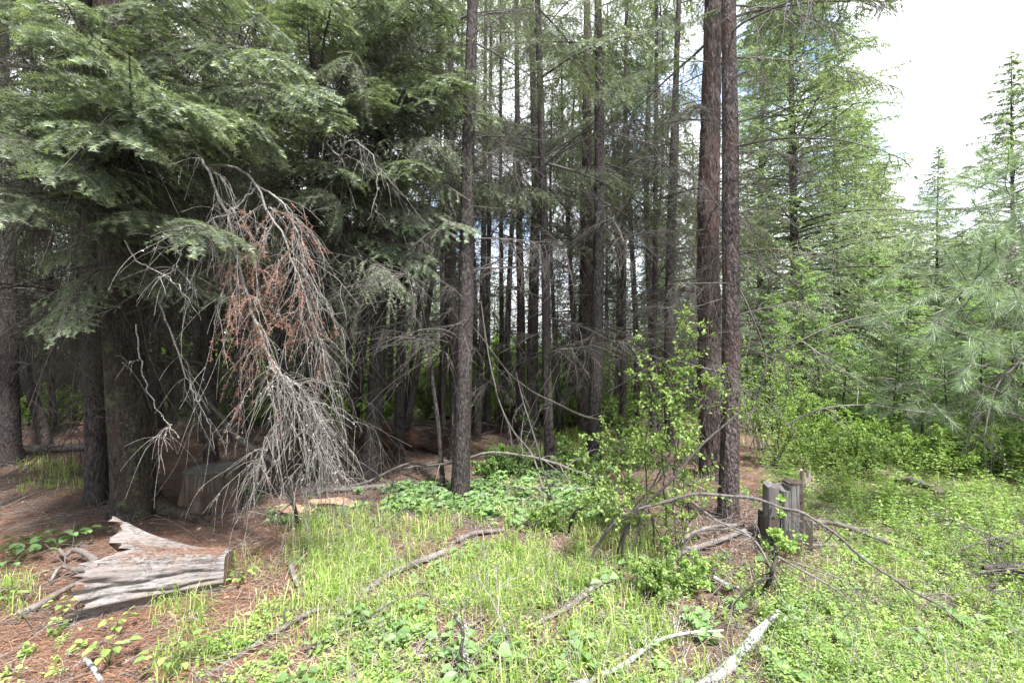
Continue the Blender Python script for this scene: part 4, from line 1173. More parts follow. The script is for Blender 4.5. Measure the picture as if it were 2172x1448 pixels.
# big bleached stick in the right foreground, its split tip pointing up the slope
stick([gpt(1440, 1500, 0.03), W(1500, 1448, 2.28), W(1560, 1395, 2.42), W(1610, 1340, 2.58), W(1652, 1298, 2.70)], 0.034, 0.017, 'thick bleached white stick with a broken tip in the right foreground', mat='stick_white', seed=1, forks=5, flen=0.10, wob=0.006, k=12)
stick([gpt(1180, 1475, 0.02), gpt(1290, 1440, 0.03), gpt(1360, 1400, 0.05), gpt(1430, 1372, 0.06), gpt(1530, 1352, 0.04)], 0.016, 0.006, 'pale grey branch left of the bleached stick at the bottom edge', mat='stick_white', seed=2, forks=5, flen=0.2)
stick([gpt(420, 1448, 0.01), gpt(520, 1385, 0.02), gpt(600, 1340, 0.02), gpt(690, 1300, 0.02)], 0.016, 0.013, 'grey fallen stem in the grass running from the bottom edge', seed=3, forks=3, wob=0.02)
stick([gpt(765, 1266, 0.02), gpt(830, 1225, 0.03), gpt(900, 1195, 0.035), gpt(962, 1170, 0.02)], 0.018, 0.022, 'long grey log lying in the grass at the centre foreground', 'fallen_log', 'log', seed=4, forks=2, flen=0.12, wob=0.015, k=10)
stick([gpt(968, 1152, 0.03), gpt(1010, 1138, 0.03), gpt(1070, 1130, 0.02)], 0.022, 0.014, 'pale stick just beyond the long grey log in the grass', seed=5, forks=2, flen=0.12)
stick([gpt(1235, 1268, 0.02), gpt(1275, 1250, 0.04), gpt(1312, 1233, 0.03)], 0.017, 0.022, 'short grey log piece half sunk in herbs below the arching dark stem', 'fallen_log', 'log', seed=6, forks=2, flen=0.12, k=9)
stick([gpt(1130, 1340, 0.02), gpt(1200, 1300, 0.03), gpt(1240, 1275, 0.03)], 0.012, 0.016, 'thin grey stick in the herbs leading down from the short log piece', seed=7, forks=2)
stick([gpt(615, 1200, 0.03), gpt(626, 1235, 0.03), gpt(640, 1262, 0.02)], 0.020, 0.015, 'curved grey stick end right of the weathered log', seed=8, forks=1, flen=0.1)
stick([gpt(646, 1205, 0.03), gpt(668, 1225, 0.03), gpt(690, 1262, 0.01)], 0.013, 0.008, 'thin grey stick beside the curved stick end', seed=9, forks=1, flen=0.1)
# branches arching over the middle
stick([gpt(660, 1050, 0.02), gpt(760, 1035, 0.04), gpt(860, 1010, 0.14), W(940, 985, 5.1), W(1035, 958, 4.9), W(1120, 970, 4.8), W(1200, 990, 4.6), W(1265, 1015, 4.4)], 0.014, 0.011, 'long arching fallen stem in front of the trunks at the centre', seed=10, forks=7, flen=0.4, wob=0.02)
stick([gpt(640, 1046, 0.02), gpt(760, 1042, 0.03), gpt(920, 1028, 0.03)], 0.024, 0.017, 'straight grey pole lying left of the near centre trunk', 'fallen_log', 'log', seed=11, forks=3)
stick([gpt(790, 1020, 0.05), gpt(870, 1005, 0.08), gpt(950, 992, 0.10)], 0.014, 0.008, 'thin pole between the thick brown trunk and the near centre trunk', seed=12, forks=4)
stick([gpt(700, 1012, 0.03), gpt(780, 1012, 0.04)], 0.022, 0.020, 'short pale pole left of the thick brown trunk base', 'fallen_log', 'log', seed=13, forks=1)
stick([W(1000, 690, 5.6), W(1090, 800, 5.5), W(1200, 865, 5.4), W(1280, 895, 5.3)], 0.010, 0.014, 'thin dead pole leaning down right across the speckled trunk', mat='twig_dark', seed=14, forks=8, flen=0.35)
stick([W(1020, 640, 4.9), W(1045, 800, 4.9), W(1080, 900, 4.9), W(1130, 970, 4.9), gpt(1165, 1095, 0.0)], 0.006, 0.012, 'thin bare leaning stem left of the speckled trunk base', mat='twig_grey', seed=15, forks=8, flen=0.35)
stick([W(1095, 790, 4.7), W(1110, 850, 4.7), W(1150, 980, 4.6), gpt(1180, 1085, 0.0)], 0.005, 0.010, 'bare shrub stem rising before the speckled trunk', mat='twig_grey', seed=16, forks=7, flen=0.3)
stick([gpt(1050, 1040, 0.03), gpt(1150, 1045, 0.05), gpt(1240, 1048, 0.05), gpt(1310, 1040, 0.03)], 0.016, 0.012, 'dark pole on the ground between the near centre trunk and the shrub', 'fallen_log', 'log', seed=17, forks=5)
stick([gpt(1160, 962, 0.05), gpt(1230, 965, 0.05), gpt(1330, 958, 0.05)], 0.03, 0.022, 'pale log on the lit grass behind the speckled trunks', 'fallen_log', 'log', seed=18, forks=2)
stick([gpt(-40, 968, 0.08), gpt(90, 962, 0.06), gpt(190, 955, 0.06)], 0.07, 0.055, 'grey log lying behind the dark left trunks', 'fallen_log', 'log', seed=19, forks=2, k=10)
stick([W(440, 845, 5.6), W(500, 920, 5.2), W(585, 985, 5.0)], 0.022, 0.028, 'dead pole leaning down to the right behind the old stump', 'fallen_log', 'log', seed=20, forks=3, k=9)
stick([W(400, 1000, 6.2), W(450, 930, 6.2), W(505, 880, 6.4)], 0.013, 0.008, 'thin pole leaning up right behind the old stump', seed=21, forks=3)
stick([gpt(550, 1005, 0.03), gpt(640, 985, 0.08), gpt(760, 975, 0.08)], 0.012, 0.008, 'grey branch lying in front of the brush pile', seed=22, forks=5)
# right side
st_dark = 'twig_dark'
stick([gpt(1256, 1205, -0.02), W(1262, 1165, 3.42), W(1300, 1110, 3.36), W(1365, 1075, 3.30), W(1440, 1056, 3.24), W(1500, 1049, 3.2), W(1580, 1056, 3.15), W(1660, 1075, 3.1), W(1700, 1082, 3.05), W(1735, 1105, 3.0), W(1830, 1185, 2.9), W(1925, 1245, 2.8), W(1990, 1280, 2.72), W(2040, 1325, 2.66), gpt(2120, 1360, 0.02)], 0.0125, 0.006, 'long dark stem arching from the herbs past the split stump down to the right', mat='twig_grey', seed=23, forks=14, flen=0.22, n=70, wob=0.022)
stick([gpt(1318, 1200, -0.02), W(1330, 1120, 3.4), W(1380, 1060, 3.35), W(1440, 1000, 3.3), W(1500, 930, 3.35), W(1560, 880, 3.4)], 0.013, 0.006, 'dark stem curving up right through the leafy shrub', mat='twig_dark', seed=24, forks=8, flen=0.35)
stick([gpt(1300, 1205, -0.02), W(1318, 1140, 3.5), W(1345, 1075, 3.45), W(1400, 1020, 3.4), W(1425, 980, 3.4)], 0.008, 0.004, 'thin dark stem beside the curving one in the shrub', mat='twig_dark', seed=25, forks=5)
stick([gpt(1205, 1128, -0.02), W(1220, 1090, 3.9), W(1250, 1060, 3.85), W(1272, 1015, 3.8)], 0.014, 0.012, 'short dark crooked stem left of the leafy shrub', mat='twig_dark', seed=26, forks=2, flen=0.15)
stick([W(1462, 1058, 3.3), W(1520, 1100, 3.2), W(1590, 1140, 3.0), W(1625, 1185, 2.95), gpt(1680, 1300, 0.0)], 0.008, 0.005, 'grey branch drooping left of the split stump', seed=27, forks=5)
stick([W(1446, 1170, 3.0), W(1480, 1125, 3.0), W(1540, 1120, 2.95), W(1600, 1140, 2.9)], 0.007, 0.004, 'small arched twig before the needle mound', mat='twig_grey', seed=28, forks=4)
stick([W(1645, 1185, 2.95), W(1638, 1215, 2.9), gpt(1622, 1250, 0.0)], 0.010, 0.014, 'dark crooked stub leaning in front of the split stump', mat='twig_dark', seed=29, forks=3, flen=0.2)
stick([gpt(1545, 1300, 0.03), W(1600, 1240, 2.9), W(1640, 1220, 2.9)], 0.004, 0.008, 'thin dark twig rising to the crooked stub', mat='twig_dark', seed=30, forks=3)
stick([W(1650, 1180, 3.05), W(1760, 1240, 2.9), W(1820, 1290, 2.8), gpt(1875, 1330, 0.02)], 0.007, 0.003, 'straight thin pale branch right of the split stump reaching down right', seed=31, forks=3, wob=0.006)
stick([gpt(1440, 1185, 0.04), gpt(1520, 1160, 0.05), gpt(1600, 1135, 0.06)], 0.022, 0.016, 'grey pole on the needles left of the split stump', 'fallen_log', 'log', seed=32, forks=4)
stick([gpt(1430, 1170, 0.05), gpt(1500, 1140, 0.08), gpt(1580, 1128, 0.05)], 0.015, 0.012, 'second grey pole above the one left of the split stump', 'fallen_log', 'log', seed=33, forks=4)
stick([gpt(1690, 1125, 0.05), gpt(1760, 1125, 0.07), gpt(1850, 1150, 0.05), gpt(1930, 1180, 0.05)], 0.026, 0.016, 'grey fallen log right behind the split stump', 'fallen_log', 'log', seed=34, forks=3)
stick([gpt(1720, 1165, 0.04), gpt(1800, 1168, 0.03)], 0.010, 0.008, 'short pale stick right of the split stump', seed=35, forks=1, flen=0.1)
stick([gpt(1515, 1235, 0.03), gpt(1545, 1250, 0.03), gpt(1570, 1252, 0.02)], 0.016, 0.006, 'pale wood chip at the foot of the needle mound', seed=36, forks=1, flen=0.05, mat='stick_white')
stick([gpt(1905, 1050, 0.15), gpt(1950, 1065, 0.20), gpt(2000, 1085, 0.15)], 0.045, 0.03, 'grey dead wood lying in the right shrubs', 'fallen_log', 'log', seed=37, forks=4, k=9)
stick([W(1670, 900, 4.6), W(1740, 868, 4.4), W(1840, 858, 4.2), W(1930, 870, 4.1), W(1990, 880, 4.0)], 0.008, 0.004, 'pale bare branch arching level across the right thicket', mat='twig_pale', seed=38, forks=6, flen=0.35, wob=0.008)
stick([W(1640, 770, 4.8), W(1700, 720, 4.6), W(1800, 680, 4.4), W(1935, 655, 4.2)], 0.007, 0.003, 'upper pale bare branch rising to the right before the firs', mat='twig_pale', seed=39, forks=6, flen=0.35, wob=0.008)
stick([W(1700, 720, 5.0), W(1780, 780, 4.8), W(1850, 820, 4.6)], 0.006, 0.003, 'thin pale branch sloping down right between the two arching ones', mat='twig_pale', seed=40, forks=6, flen=0.3)
stick([W(1560, 600, 4.6), W(1600, 680, 4.5), W(1625, 760, 4.5), W(1600, 860, 4.5), W(1560, 900, 4.5)], 0.010, 0.004, 'hooked pale branch hanging just right of the paired trunks', mat='twig_grey', seed=41, forks=8, flen=0.35)
stick([W(1490, 860, 3.9), W(1440, 930, 3.9), W(1400, 1000, 3.9), gpt(1350, 1090, 0)], 0.009, 0.005, 'bare grey branch leaning left from the paired trunks', seed=42, forks=8, flen=0.3)
stick([W(1690, 1190, 2.7), W(1800, 1240, 2.6), gpt(1860, 1335, 0.02)], 0.004, 0.002, 'fine straight twig over the right herbs', seed=43, forks=2)
# lichen stick at the bottom centre with its thin arched tip
_ls = stick([gpt(992, 1475, -0.03), W(998, 1420, 2.28), W(985, 1375, 2.29), W(990, 1335, 2.30), W(968, 1300, 2.31)], 0.0125, 0.0055, 'dark lichen covered broken stick standing at the bottom centre', mat='twig_dark', seed=44, forks=3, flen=0.08, n=30, wob=0.02)
_rg = np.random.default_rng(8); _lm = MB(); _P = catmull([W(995, 1440, 2.27), W(998, 1420, 2.28), W(985, 1375, 2.29), W(990, 1335, 2.30), W(968, 1300, 2.31)], 400)[_rg.integers(400, size=420)] + _rg.normal(0, 0.007, (420, 3))
_lm.add((_P[:, None] + _rg.normal(0, 0.003, (420, 3, 3))).reshape(-1, 3), T=np.arange(1260).reshape(-1, 3)); part('lichen', _lm, M['lichen'], _ls)['kind'] = 'stuff'
_am = MB()
for _pts in ([(968, 1300, 2.31), (945, 1274, 2.34), (905, 1260, 2.38), (860, 1264, 2.42), (810, 1290, 2.46), (760, 1325, 2.5)], [(975, 1292, 2.31), (960, 1268, 2.36), (925, 1252, 2.4), (890, 1255, 2.44)], [(985, 1330, 2.3), (978, 1300, 2.28), (975, 1270, 2.26)]):
    _q = catmull([W(*p) for p in _pts], 24); _q = _q + 0.006 * vnoise(_q * 9, 4)[:, None]
    tubes(_am, _q[None], np.linspace(0.0036, 0.0012, 24)[None], 4)
part('twigs', _am, M['twig_grey'], _ls)
stick([gpt(965, 1440, 0.01), gpt(1000, 1440, 0.03), W(985, 1405, 2.3)], 0.012, 0.010, 'stubby grey stick beside the lichen covered one', seed=45, forks=1, flen=0.05)
stick([gpt(890, 1400, 0.03), gpt(940, 1402, 0.04), gpt(1000, 1398, 0.03)], 0.006, 0.004, 'pale twig lying left of the lichen covered stick', mat='twig_pale', seed=46, forks=3, flen=0.08)
stick([gpt(900, 1375, 0.02), gpt(990, 1345, 0.03), gpt(1030, 1318, 0.03)], 0.009, 0.006, 'grey stick crossing behind the lichen covered stick', seed=47, forks=2, flen=0.1)
stick([gpt(1075, 1440, 0), W(1080, 1370, 2.5), W(1050, 1290, 2.6), W(1020, 1240, 2.7)], 0.008, 0.002, 'pale forked dead weed stalk at the bottom centre', mat='twig_pale', seed=48, forks=7, flen=0.3)
stick([gpt(-30, 1290, 0.05), gpt(60, 1240, 0.05), gpt(130, 1215, 0.05)], 0.005, 0.003, 'thin pale branch at the left edge below the weathered log end', mat='twig_pale', seed=49, forks=3, flen=0.15)
stick([gpt(40, 1312, 0.02), gpt(100, 1285, 0.03), gpt(160, 1258, 0.05)], 0.028, 0.012, 'flat grey wood shard at the lower left of the weathered log', 'wood_shard', 'wood piece', seed=50, forks=1, flen=0.1)
stick([gpt(125, 1185, 0.07), gpt(140, 1196, 0.07), gpt(160, 1192, 0.09), gpt(205, 1215, 0.08)], 0.010, 0.024, 'knotted grey root stub at the upper left of the weathered log', 'root_stub', 'wood piece', seed=51, forks=2, flen=0.08)
stick([gpt(105, 1240, 0.03), gpt(130, 1222, 0.07), gpt(165, 1228, 0.07), gpt(200, 1235, 0.08)], 0.008, 0.022, 'crooked grey root piece against the torn end of the weathered log', 'root_stub', 'wood piece', seed=52, forks=2, flen=0.08)
stick([gpt(200, 1430, 0.0), gpt(180, 1405, 0.02), gpt(215, 1450, 0.02)], 0.01, 0.012, 'pale stick end at the bottom left edge', mat='stick_white', seed=53, forks=1, flen=0.06)
stick([gpt(632, 1110, 0.0), W(622, 1075, 4.0), W(612, 1040, 3.9), W(606, 1010, 3.8)], 0.016, 0.012, 'dark broken stub where the hanging dead bough touches the ground', mat='twig_grey', seed=54, forks=3, flen=0.2)

def round_stump():
    c = gpt(452, 1075)
    root = thing('old_stump', 'old round sawn stump with rotten sides beside the big fir', 'stump', c)
    k, nr = 72, 26
    th = np.arange(k) * 2 * math.pi / k; s = np.linspace(0, 1, nr)
    S, TH = np.meshgrid(s, th, indexing='ij')
    H = 0.37
    r = 0.235 + 0.07 * (1 - S) ** 2
    lob = np.cos(TH * 5 + 0.6) + 0.6 * np.cos(TH * 9 + 2)
    r = r * (1 + 0.05 * lob * (0.4 + 1.2 * (1 - S))) + 0.008 * vnoise(np.stack([np.cos(TH) * 9, np.sin(TH) * 9, S * 2], -1), 3)
    notch = np.exp(-((TH - 5.1) / 0.16) ** 2) * (1 - S) ** 0.7 + 0.8 * np.exp(-((TH - 4.2) / 0.13) ** 2) * (1 - S)
    r = r - 0.09 * notch
    zt = H + 0.012 * vnoise(np.stack([np.cos(TH) * 3, np.sin(TH) * 3, 0 * S], -1), 5)
    V = np.stack([c[0] + np.cos(TH) * r, c[1] + np.sin(TH) * r, c[2] - 0.05 + S * (zt + 0.05)], -1)
    i = np.arange(nr * k).reshape(nr, k); j = np.roll(i, -1, 1)
    mb = MB(); mb.add(V.reshape(-1, 3), Q=np.stack([i[:-1], j[:-1], j[1:], i[1:]], -1).reshape(-1, 4), smooth=True)
    part('side', mb, M['stump_brown'], root)
    tp = MB(); rings = [V[-1]]
    for f in (0.9, 0.7, 0.45, 0.2):
        rg = (V[-1] - V[-1].mean(0)) * f + V[-1].mean(0)
        rg[:, 2] += 0.012 * fbm(rg * 16, 7) - 0.012 * (1 - f)
        rings.append(rg)
    G = np.array(rings); i = np.arange(5 * k).reshape(5, k); j = np.roll(i, -1, 1)
    tp.add(G.reshape(-1, 3), Q=np.stack([i[:-1], j[:-1], j[1:], i[1:]], -1).reshape(-1, 4), smooth=True)
    tp.add(np.vstack([G[-1], G[-1].mean(0)]), T=[(q, (q + 1) % k, k) for q in range(k)])
    part('sawn_top', tp, M['stump_top'], root)
round_stump()

def slab(mb, cx, cy, z0, z1, w, t, yaw, seed, lean=0.0, jag=0.04):
    """upright riven slab: ridged faces, torn top and bottom"""
    rng = np.random.default_rng(seed)
    nx, nz = 14, 16
    u = np.linspace(-1, 1, nx); v = np.linspace(0, 1, nz)
    prof = np.concatenate([np.stack([u * w / 2, t / 2 * np.sqrt(np.clip(1.05 - u ** 4, 0.05, 1))], -1), np.stack([u[::-1] * w / 2, -t / 2 * np.sqrt(np.clip(1.05 - u[::-1] ** 4, 0.05, 1))], -1)])
    k = len(prof)
    g = vnoise(np.stack([prof[:, 0] * 60, prof[:, 1] * 60, np.full(k, seed * 1.3)], -1), 3) * 0.006 + vnoise(np.stack([prof[:, 0] * 140, prof[:, 1] * 140, np.full(k, seed * 2.3)], -1), 4) * 0.003
    top = z1 + jag * vnoise(np.stack([prof[:, 0] * 28, prof[:, 1] * 28, np.full(k, seed * 3.1)], -1), 5)
    c, s = math.cos(yaw), math.sin(yaw)
    V = []
    for q in v:
        m = 1 + g / max(t / 2, 0.01) * 0.6 + 0.04 * np.sin(q * 9 + seed)
        x = prof[:, 0] * (1 + 0.08 * (1 - q)) * (1 + 0 * m) + lean * q; y = prof[:, 1] * m
        V.append(np.stack([cx + x * c - y * s, cy + x * s + y * c, z0 + (top - z0) * q], -1))
    V = np.array(V); i = np.arange(nz * k).reshape(nz, k); j = np.roll(i, -1, 1)
    mb.add(V.reshape(-1, 3), Q=np.stack([i[:-1], i[1:], j[1:], j[:-1]], -1).reshape(-1, 4), smooth=False)
    mb.add(np.vstack([V[-1], V[-1].mean(0) - [0, 0, 0.01]]), T=[(q, (q + 1) % k, k) for q in range(k)])

def split_stump():
    c = gpt(1668, 1172); c[1] = 3.62; c[0] = (1668 - CX) / F * 3.62
    c[2] = float(hfun(c[0], c[1]))
    root = thing('split_stump', 'upright grey splintered stump in the right clearing, dark bark on its right', 'stump', c)
    def X(px): return (px - CX) / F * c[1]
    def Z(py): return EYE - (py - CY) / F * c[1]
    for q, (x0, x1, ty, by, dy, tk, mt, nm) in enumerate([
        (1621, 1650, 1027, 1150, 0.00, 0.10, 'stump_grey', 'wood_slab'), (1647, 1668, 1033, 1150, -0.02, 0.12, 'stump_grey', 'wood_slab'), (1664, 1690, 1027, 1165, 0.00, 0.13, 'stump_grey', 'wood_slab'), (1668, 1700, 1022, 1060, 0.02, 0.14, 'stump_bark', 'bark_slab'),
        (1635, 1680, 1036, 1175, 0.07, 0.12, 'stump_grey', 'wood_slab'), (1684, 1703, 1042, 1185, 0.03, 0.12, 'stump_bark', 'bark_slab'), (1680, 1716, 1098, 1200, -0.03, 0.09, 'stump_bark', 'bark_slab'),
        (1616, 1650, 1092, 1180, 0.02, 0.16, 'stump_bark', 'bark_slab'), (1650, 1690, 1120, 1190, -0.02, 0.14, 'stump_bark', 'bark_slab')]):
        mb = MB(); slab(mb, X((x0 + x1) / 2), c[1] + dy, (min(c[2] - 0.05, Z(by)) if by != 1060 else Z(by)), Z(ty), X(x1) - X(x0), tk, 0.10 * math.sin(q * 3.1), q + 1, jag=0.018)
        part(nm, mb, M[mt], root)
split_stump()

def pale_chunk():
    c = gpt(1715, 1050); d = 5.0
    c = np.array([(1715 - CX) / F * d, d, float(hfun((1715 - CX) / F * d, d))])
    root = thing('broken_wood', 'pale pinkish broken wood chunk standing behind the split stump', 'wood piece', c)
    Z = lambda py: EYE - (py - CY) / F * d
    for q, (px, w, top, ln) in enumerate([(1704, 0.09, 1003, 0.02), (1718, 0.13, 1014, -0.01), (1735, 0.09, 1030, 0.03)]):
        mb = MB(); slab(mb, (px - CX) / F * d, d + 0.03 * q, c[2] - 0.03, Z(top), w, 0.07, 0.3 * q - 0.2, 20 + q, lean=ln, jag=0.07)
        part('splinter', mb, M['wood_pale'], root)
pale_chunk()

def plank_pieces():
    for q, (x0, y0, x1, y1, r0, lab) in enumerate([(662, 1068, 750, 1072, 0.035, 'tan slab of broken wood on the needles right of the hanging bough'), (590, 1085, 650, 1092, 0.05, 'short wood block beside the ground end of the hanging bough'),
                                                (1690, 1140, 1740, 1150, 0.03, 'reddish wood shard at the base of the split stump'), (700, 1060, 748, 1066, 0.02, 'thin tan chip on top of the broken slab')]):
        a = gpt(x0, y0, r0 * 0.6); b = gpt(x1, y1, r0 * 0.5)
        n, k = 16, 12
        P = catmull([a, (a + b) / 2 + [0, 0, 0.015], b], n)
        th = np.arange(k) * 2 * math.pi / k
        ax = norm(b - a); sd = norm(np.cross(UP, ax))
        rr = r0 * (1 + 0.3 * vnoise(np.stack([np.cos(th)[None] * 2 + 0 * P[:, :1], np.sin(th)[None] * 2 + 0 * P[:, :1], P[:, :1] * 6 + 0 * th[None]], -1), q))
        V = P[:, None] + sd * (np.cos(th) * 1.6)[None, :, None] * rr[..., None] + UP * (np.sin(th) * 0.55)[None, :, None] * rr[..., None]
        V[0] += ax * (0.04 * vnoise(np.stack([np.cos(th) * 5, np.sin(th) * 5, th * 0], -1), q))[:, None]; V[-1] += ax * (0.05 * vnoise(np.stack([np.cos(th) * 5, np.sin(th) * 5, th * 0], -1), q + 3))[:, None]
        i = np.arange(n * k).reshape(n, k); j = np.roll(i, -1, 1)
        mb = MB(); mb.add(V.reshape(-1, 3), Q=np.stack([i[:-1], j[:-1], j[1:], i[1:]], -1).reshape(-1, 4))
        for e in (0, n - 1): mb.add(np.vstack([V[e], V[e].mean(0)]), T=[(z, (z + 1) % k, k) for z in range(k)])
        single('wood_slab', mb, M['wood_tan' if q != 2 else 'stump_bark'], a, lab, 'wood piece')
plank_pieces()

def brush_pile():
    # dark rotten log with slumped bark and sticks heaped on it
    a, b = gpt(735, 942), gpt(940, 955)
    rng = np.random.default_rng(91)
    n, k = 50, 40
    P = catmull([a, (a + b) / 2 + [0, 0.15, 0.05], b], n); th = np.arange(k) * 2 * math.pi / k
    s = np.linspace(0, 1, n)
    r = 0.13 + 0.11 * np.exp(-((s - 0.45) / 0.3) ** 2)
    rr = r[:, None] * (1 + 0.35 * fbm(np.stack([np.cos(th)[None] * 1.5 + 0 * s[:, None], np.sin(th)[None] * 1.5 + 0 * s[:, None], s[:, None] * 7 + 0 * th[None]], -1), 5)) 
    ax = norm(b - a); sd = norm(np.cross(UP, ax))
    V = P[:, None] + sd * np.cos(th)[None, :, None] * rr[..., None] * 1.6 + UP * (np.sin(th))[None, :, None] * rr[..., None] + [0, 0, 0.06]
    i = np.arange(n * k).reshape(n, k); j = np.roll(i, -1, 1)
    mb = MB(); mb.add(V.reshape(-1, 3), Q=np.stack([i[:-1], j[:-1], j[1:], i[1:]], -1).reshape(-1, 4), smooth=True)
    for e in (0, n - 1): mb.add(np.vstack([V[e], V[e].mean(0)]), T=[(z, (z + 1) % k, k) for z in range(k)])
    single('rotten_log', mb, M['rotten'], a, 'dark rotten log heaped with debris behind the thick brown trunk', 'log')
    for q in range(16):
        x = rng.uniform(730, 950); y = rng.uniform(905, 965)
        p = gpt(x, max(y, 925), rng.uniform(0.1, 0.35)); ang = rng.uniform(-0.7, 0.7); L = rng.uniform(0.4, 1.1)
        e = p + np.array([math.cos(ang) * L, rng.uniform(-.3, .3), math.sin(ang) * 0.4 * L - 0.1])
        stick([p, (p + e) / 2 + [0, 0, 0.04], e], rng.uniform(0.008, 0.022), 0.005, 'dead stick thrown on the dark brush pile', name='brush_stick', mat=rng.choice(['twig_dark', 'twig_grey']), seed=100 + q, forks=3, flen=0.25, n=16, k=5, group='sticks heaped on the brush pile')
brush_pile()

def edge_brush():
    rng = np.random.default_rng(92)
    c = gpt(2140, 1245)
    a, b = gpt(2080, 1238, 0.1), gpt(2260, 1262, 0.12)
    stick([a, (a + b) / 2 + [0, 0, 0.02], b], 0.034, 0.04, 'dark old log at the right edge under grey twigs', name='rotten_log', cat='log', mat='twig_dark', seed=139, forks=8, flen=0.3, n=40, k=10, wob=0.02)
    for q in range(30):
        p = c + np.array([rng.uniform(-.35, .5), rng.uniform(-.25, .2), rng.uniform(0.05, 0.2)])
        e = p + np.array([rng.uniform(-.5, .5), rng.uniform(-.2, .2), rng.uniform(-.1, .18)])
        stick([p, (p + e) / 2 + [0, 0, 0.03], e], 0.006, 0.002, 'fine grey twig heaped over the old log at the right edge', name='brush_twig', mat='twig_grey', seed=140 + q, forks=4, flen=0.2, n=12, k=4, group='twigs heaped at the right edge')
edge_brush()

# ------------------------------------------------------------------ leafy shrubs
def shrub_arrays(seed, H=1.2, spread=0.5, stems=7, subs=9, leaf=0.028, nleaf=9, lw=0.62, droop=0.15, up=1.0, thick=0.006):
    rng = np.random.default_rng(seed)
    wd, lf = MB(), MB()
    a = rng.uniform(0, 6.28, stems); tilt = rng.uniform(0.1, 1.0, stems) * spread
    D = np.stack([np.cos(a) * tilt, np.sin(a) * tilt, np.full(stems, up)], -1)
    P0 = np.stack([rng.normal(0, 0.04, stems) * H, rng.normal(0, 0.04, stems) * H, np.full(stems, -0.03)], -1)
    L = H * rng.uniform(0.6, 1.15, stems)
    st = twig_paths(rng, P0, D, L, 14, droop=droop, wob=0.20)
    tubes(wd, st, np.linspace(thick, 0.0016, 14)[None], 4)
    t = np.clip(rng.uniform(0.22, 1.0, (stems, subs)), 0, 1)
    p, T = along(st, t); p = p.reshape(-1, 3); T = T.reshape(-1, 3)
    D2 = norm(T * 0.7 + rng.normal(0, 0.6, T.shape) + UP * 0.1)
    L2 = H * 0.30 * rng.uniform(0.3, 1.1, len(p)) * (1.25 - t.ravel())
    sb = twig_paths(rng, p, D2, L2, 8, droop=0.12, wob=0.25)
    tubes(wd, sb, np.linspace(0.0024, 0.001, 8)[None], 3)
    tt = np.clip((np.arange(nleaf)[None] + rng.uniform(0.2, 0.8, (len(sb), nleaf))) / nleaf, 0.05, 1)
    q, ax = along(sb, tt)
    # leaves sit in twos and threes
    q = np.repeat(q.reshape(-1, 3), 2, 0); ax = np.repeat(ax.reshape(-1, 3), 2, 0)
    n = len(q)
    d = norm(ax * 0.6 + rng.normal(0, 0.7, (n, 3)) + UP * 0.15)
    Nn = norm(UP + rng.normal(0, 0.45, (n, 3)))
    ll = leaf * rng.uniform(0.45, 1.2, n)
    leaves(lf, q + d * 0.006, d, Nn, ll, ll * lw, np.clip(rng.beta(2, 2, n), 0, 1))
    return wd, lf

def shrub(loc, seed, label, mat='leaf_bright', wmat='twig_grey', scale=1.0, group=None, rz=0.0, name='leafy_shrub', cat='shrub', **kw):
    wd, lf = shrub_arrays(seed, **kw)
    root = thing(name, label, cat, loc, group); root.rotation_euler = (0, 0, rz)
    for nm, mb, mt in (('stems', wd, wmat), ('leaves', lf, mat)):
        o = bpy.data.objects.new(nm, mb.mesh(nm, M[mt])); COL.objects.link(o); o.parent = root; o.scale = (scale,) * 3
        if nm == 'leaves': o['kind'] = 'stuff'
    return root

def shrub_copy(src, loc, rz, scale, label, group):
    r_ = src.copy(); COL.objects.link(r_); r_.location = [float(v) for v in loc]; r_.rotation_euler = (0, 0, rz)
    r_['label'] = label; r_['group'] = group
    for ch in list(src.children):
        c = ch.copy(); COL.objects.link(c); c.parent = r_; c.scale = (scale,) * 3
    return r_

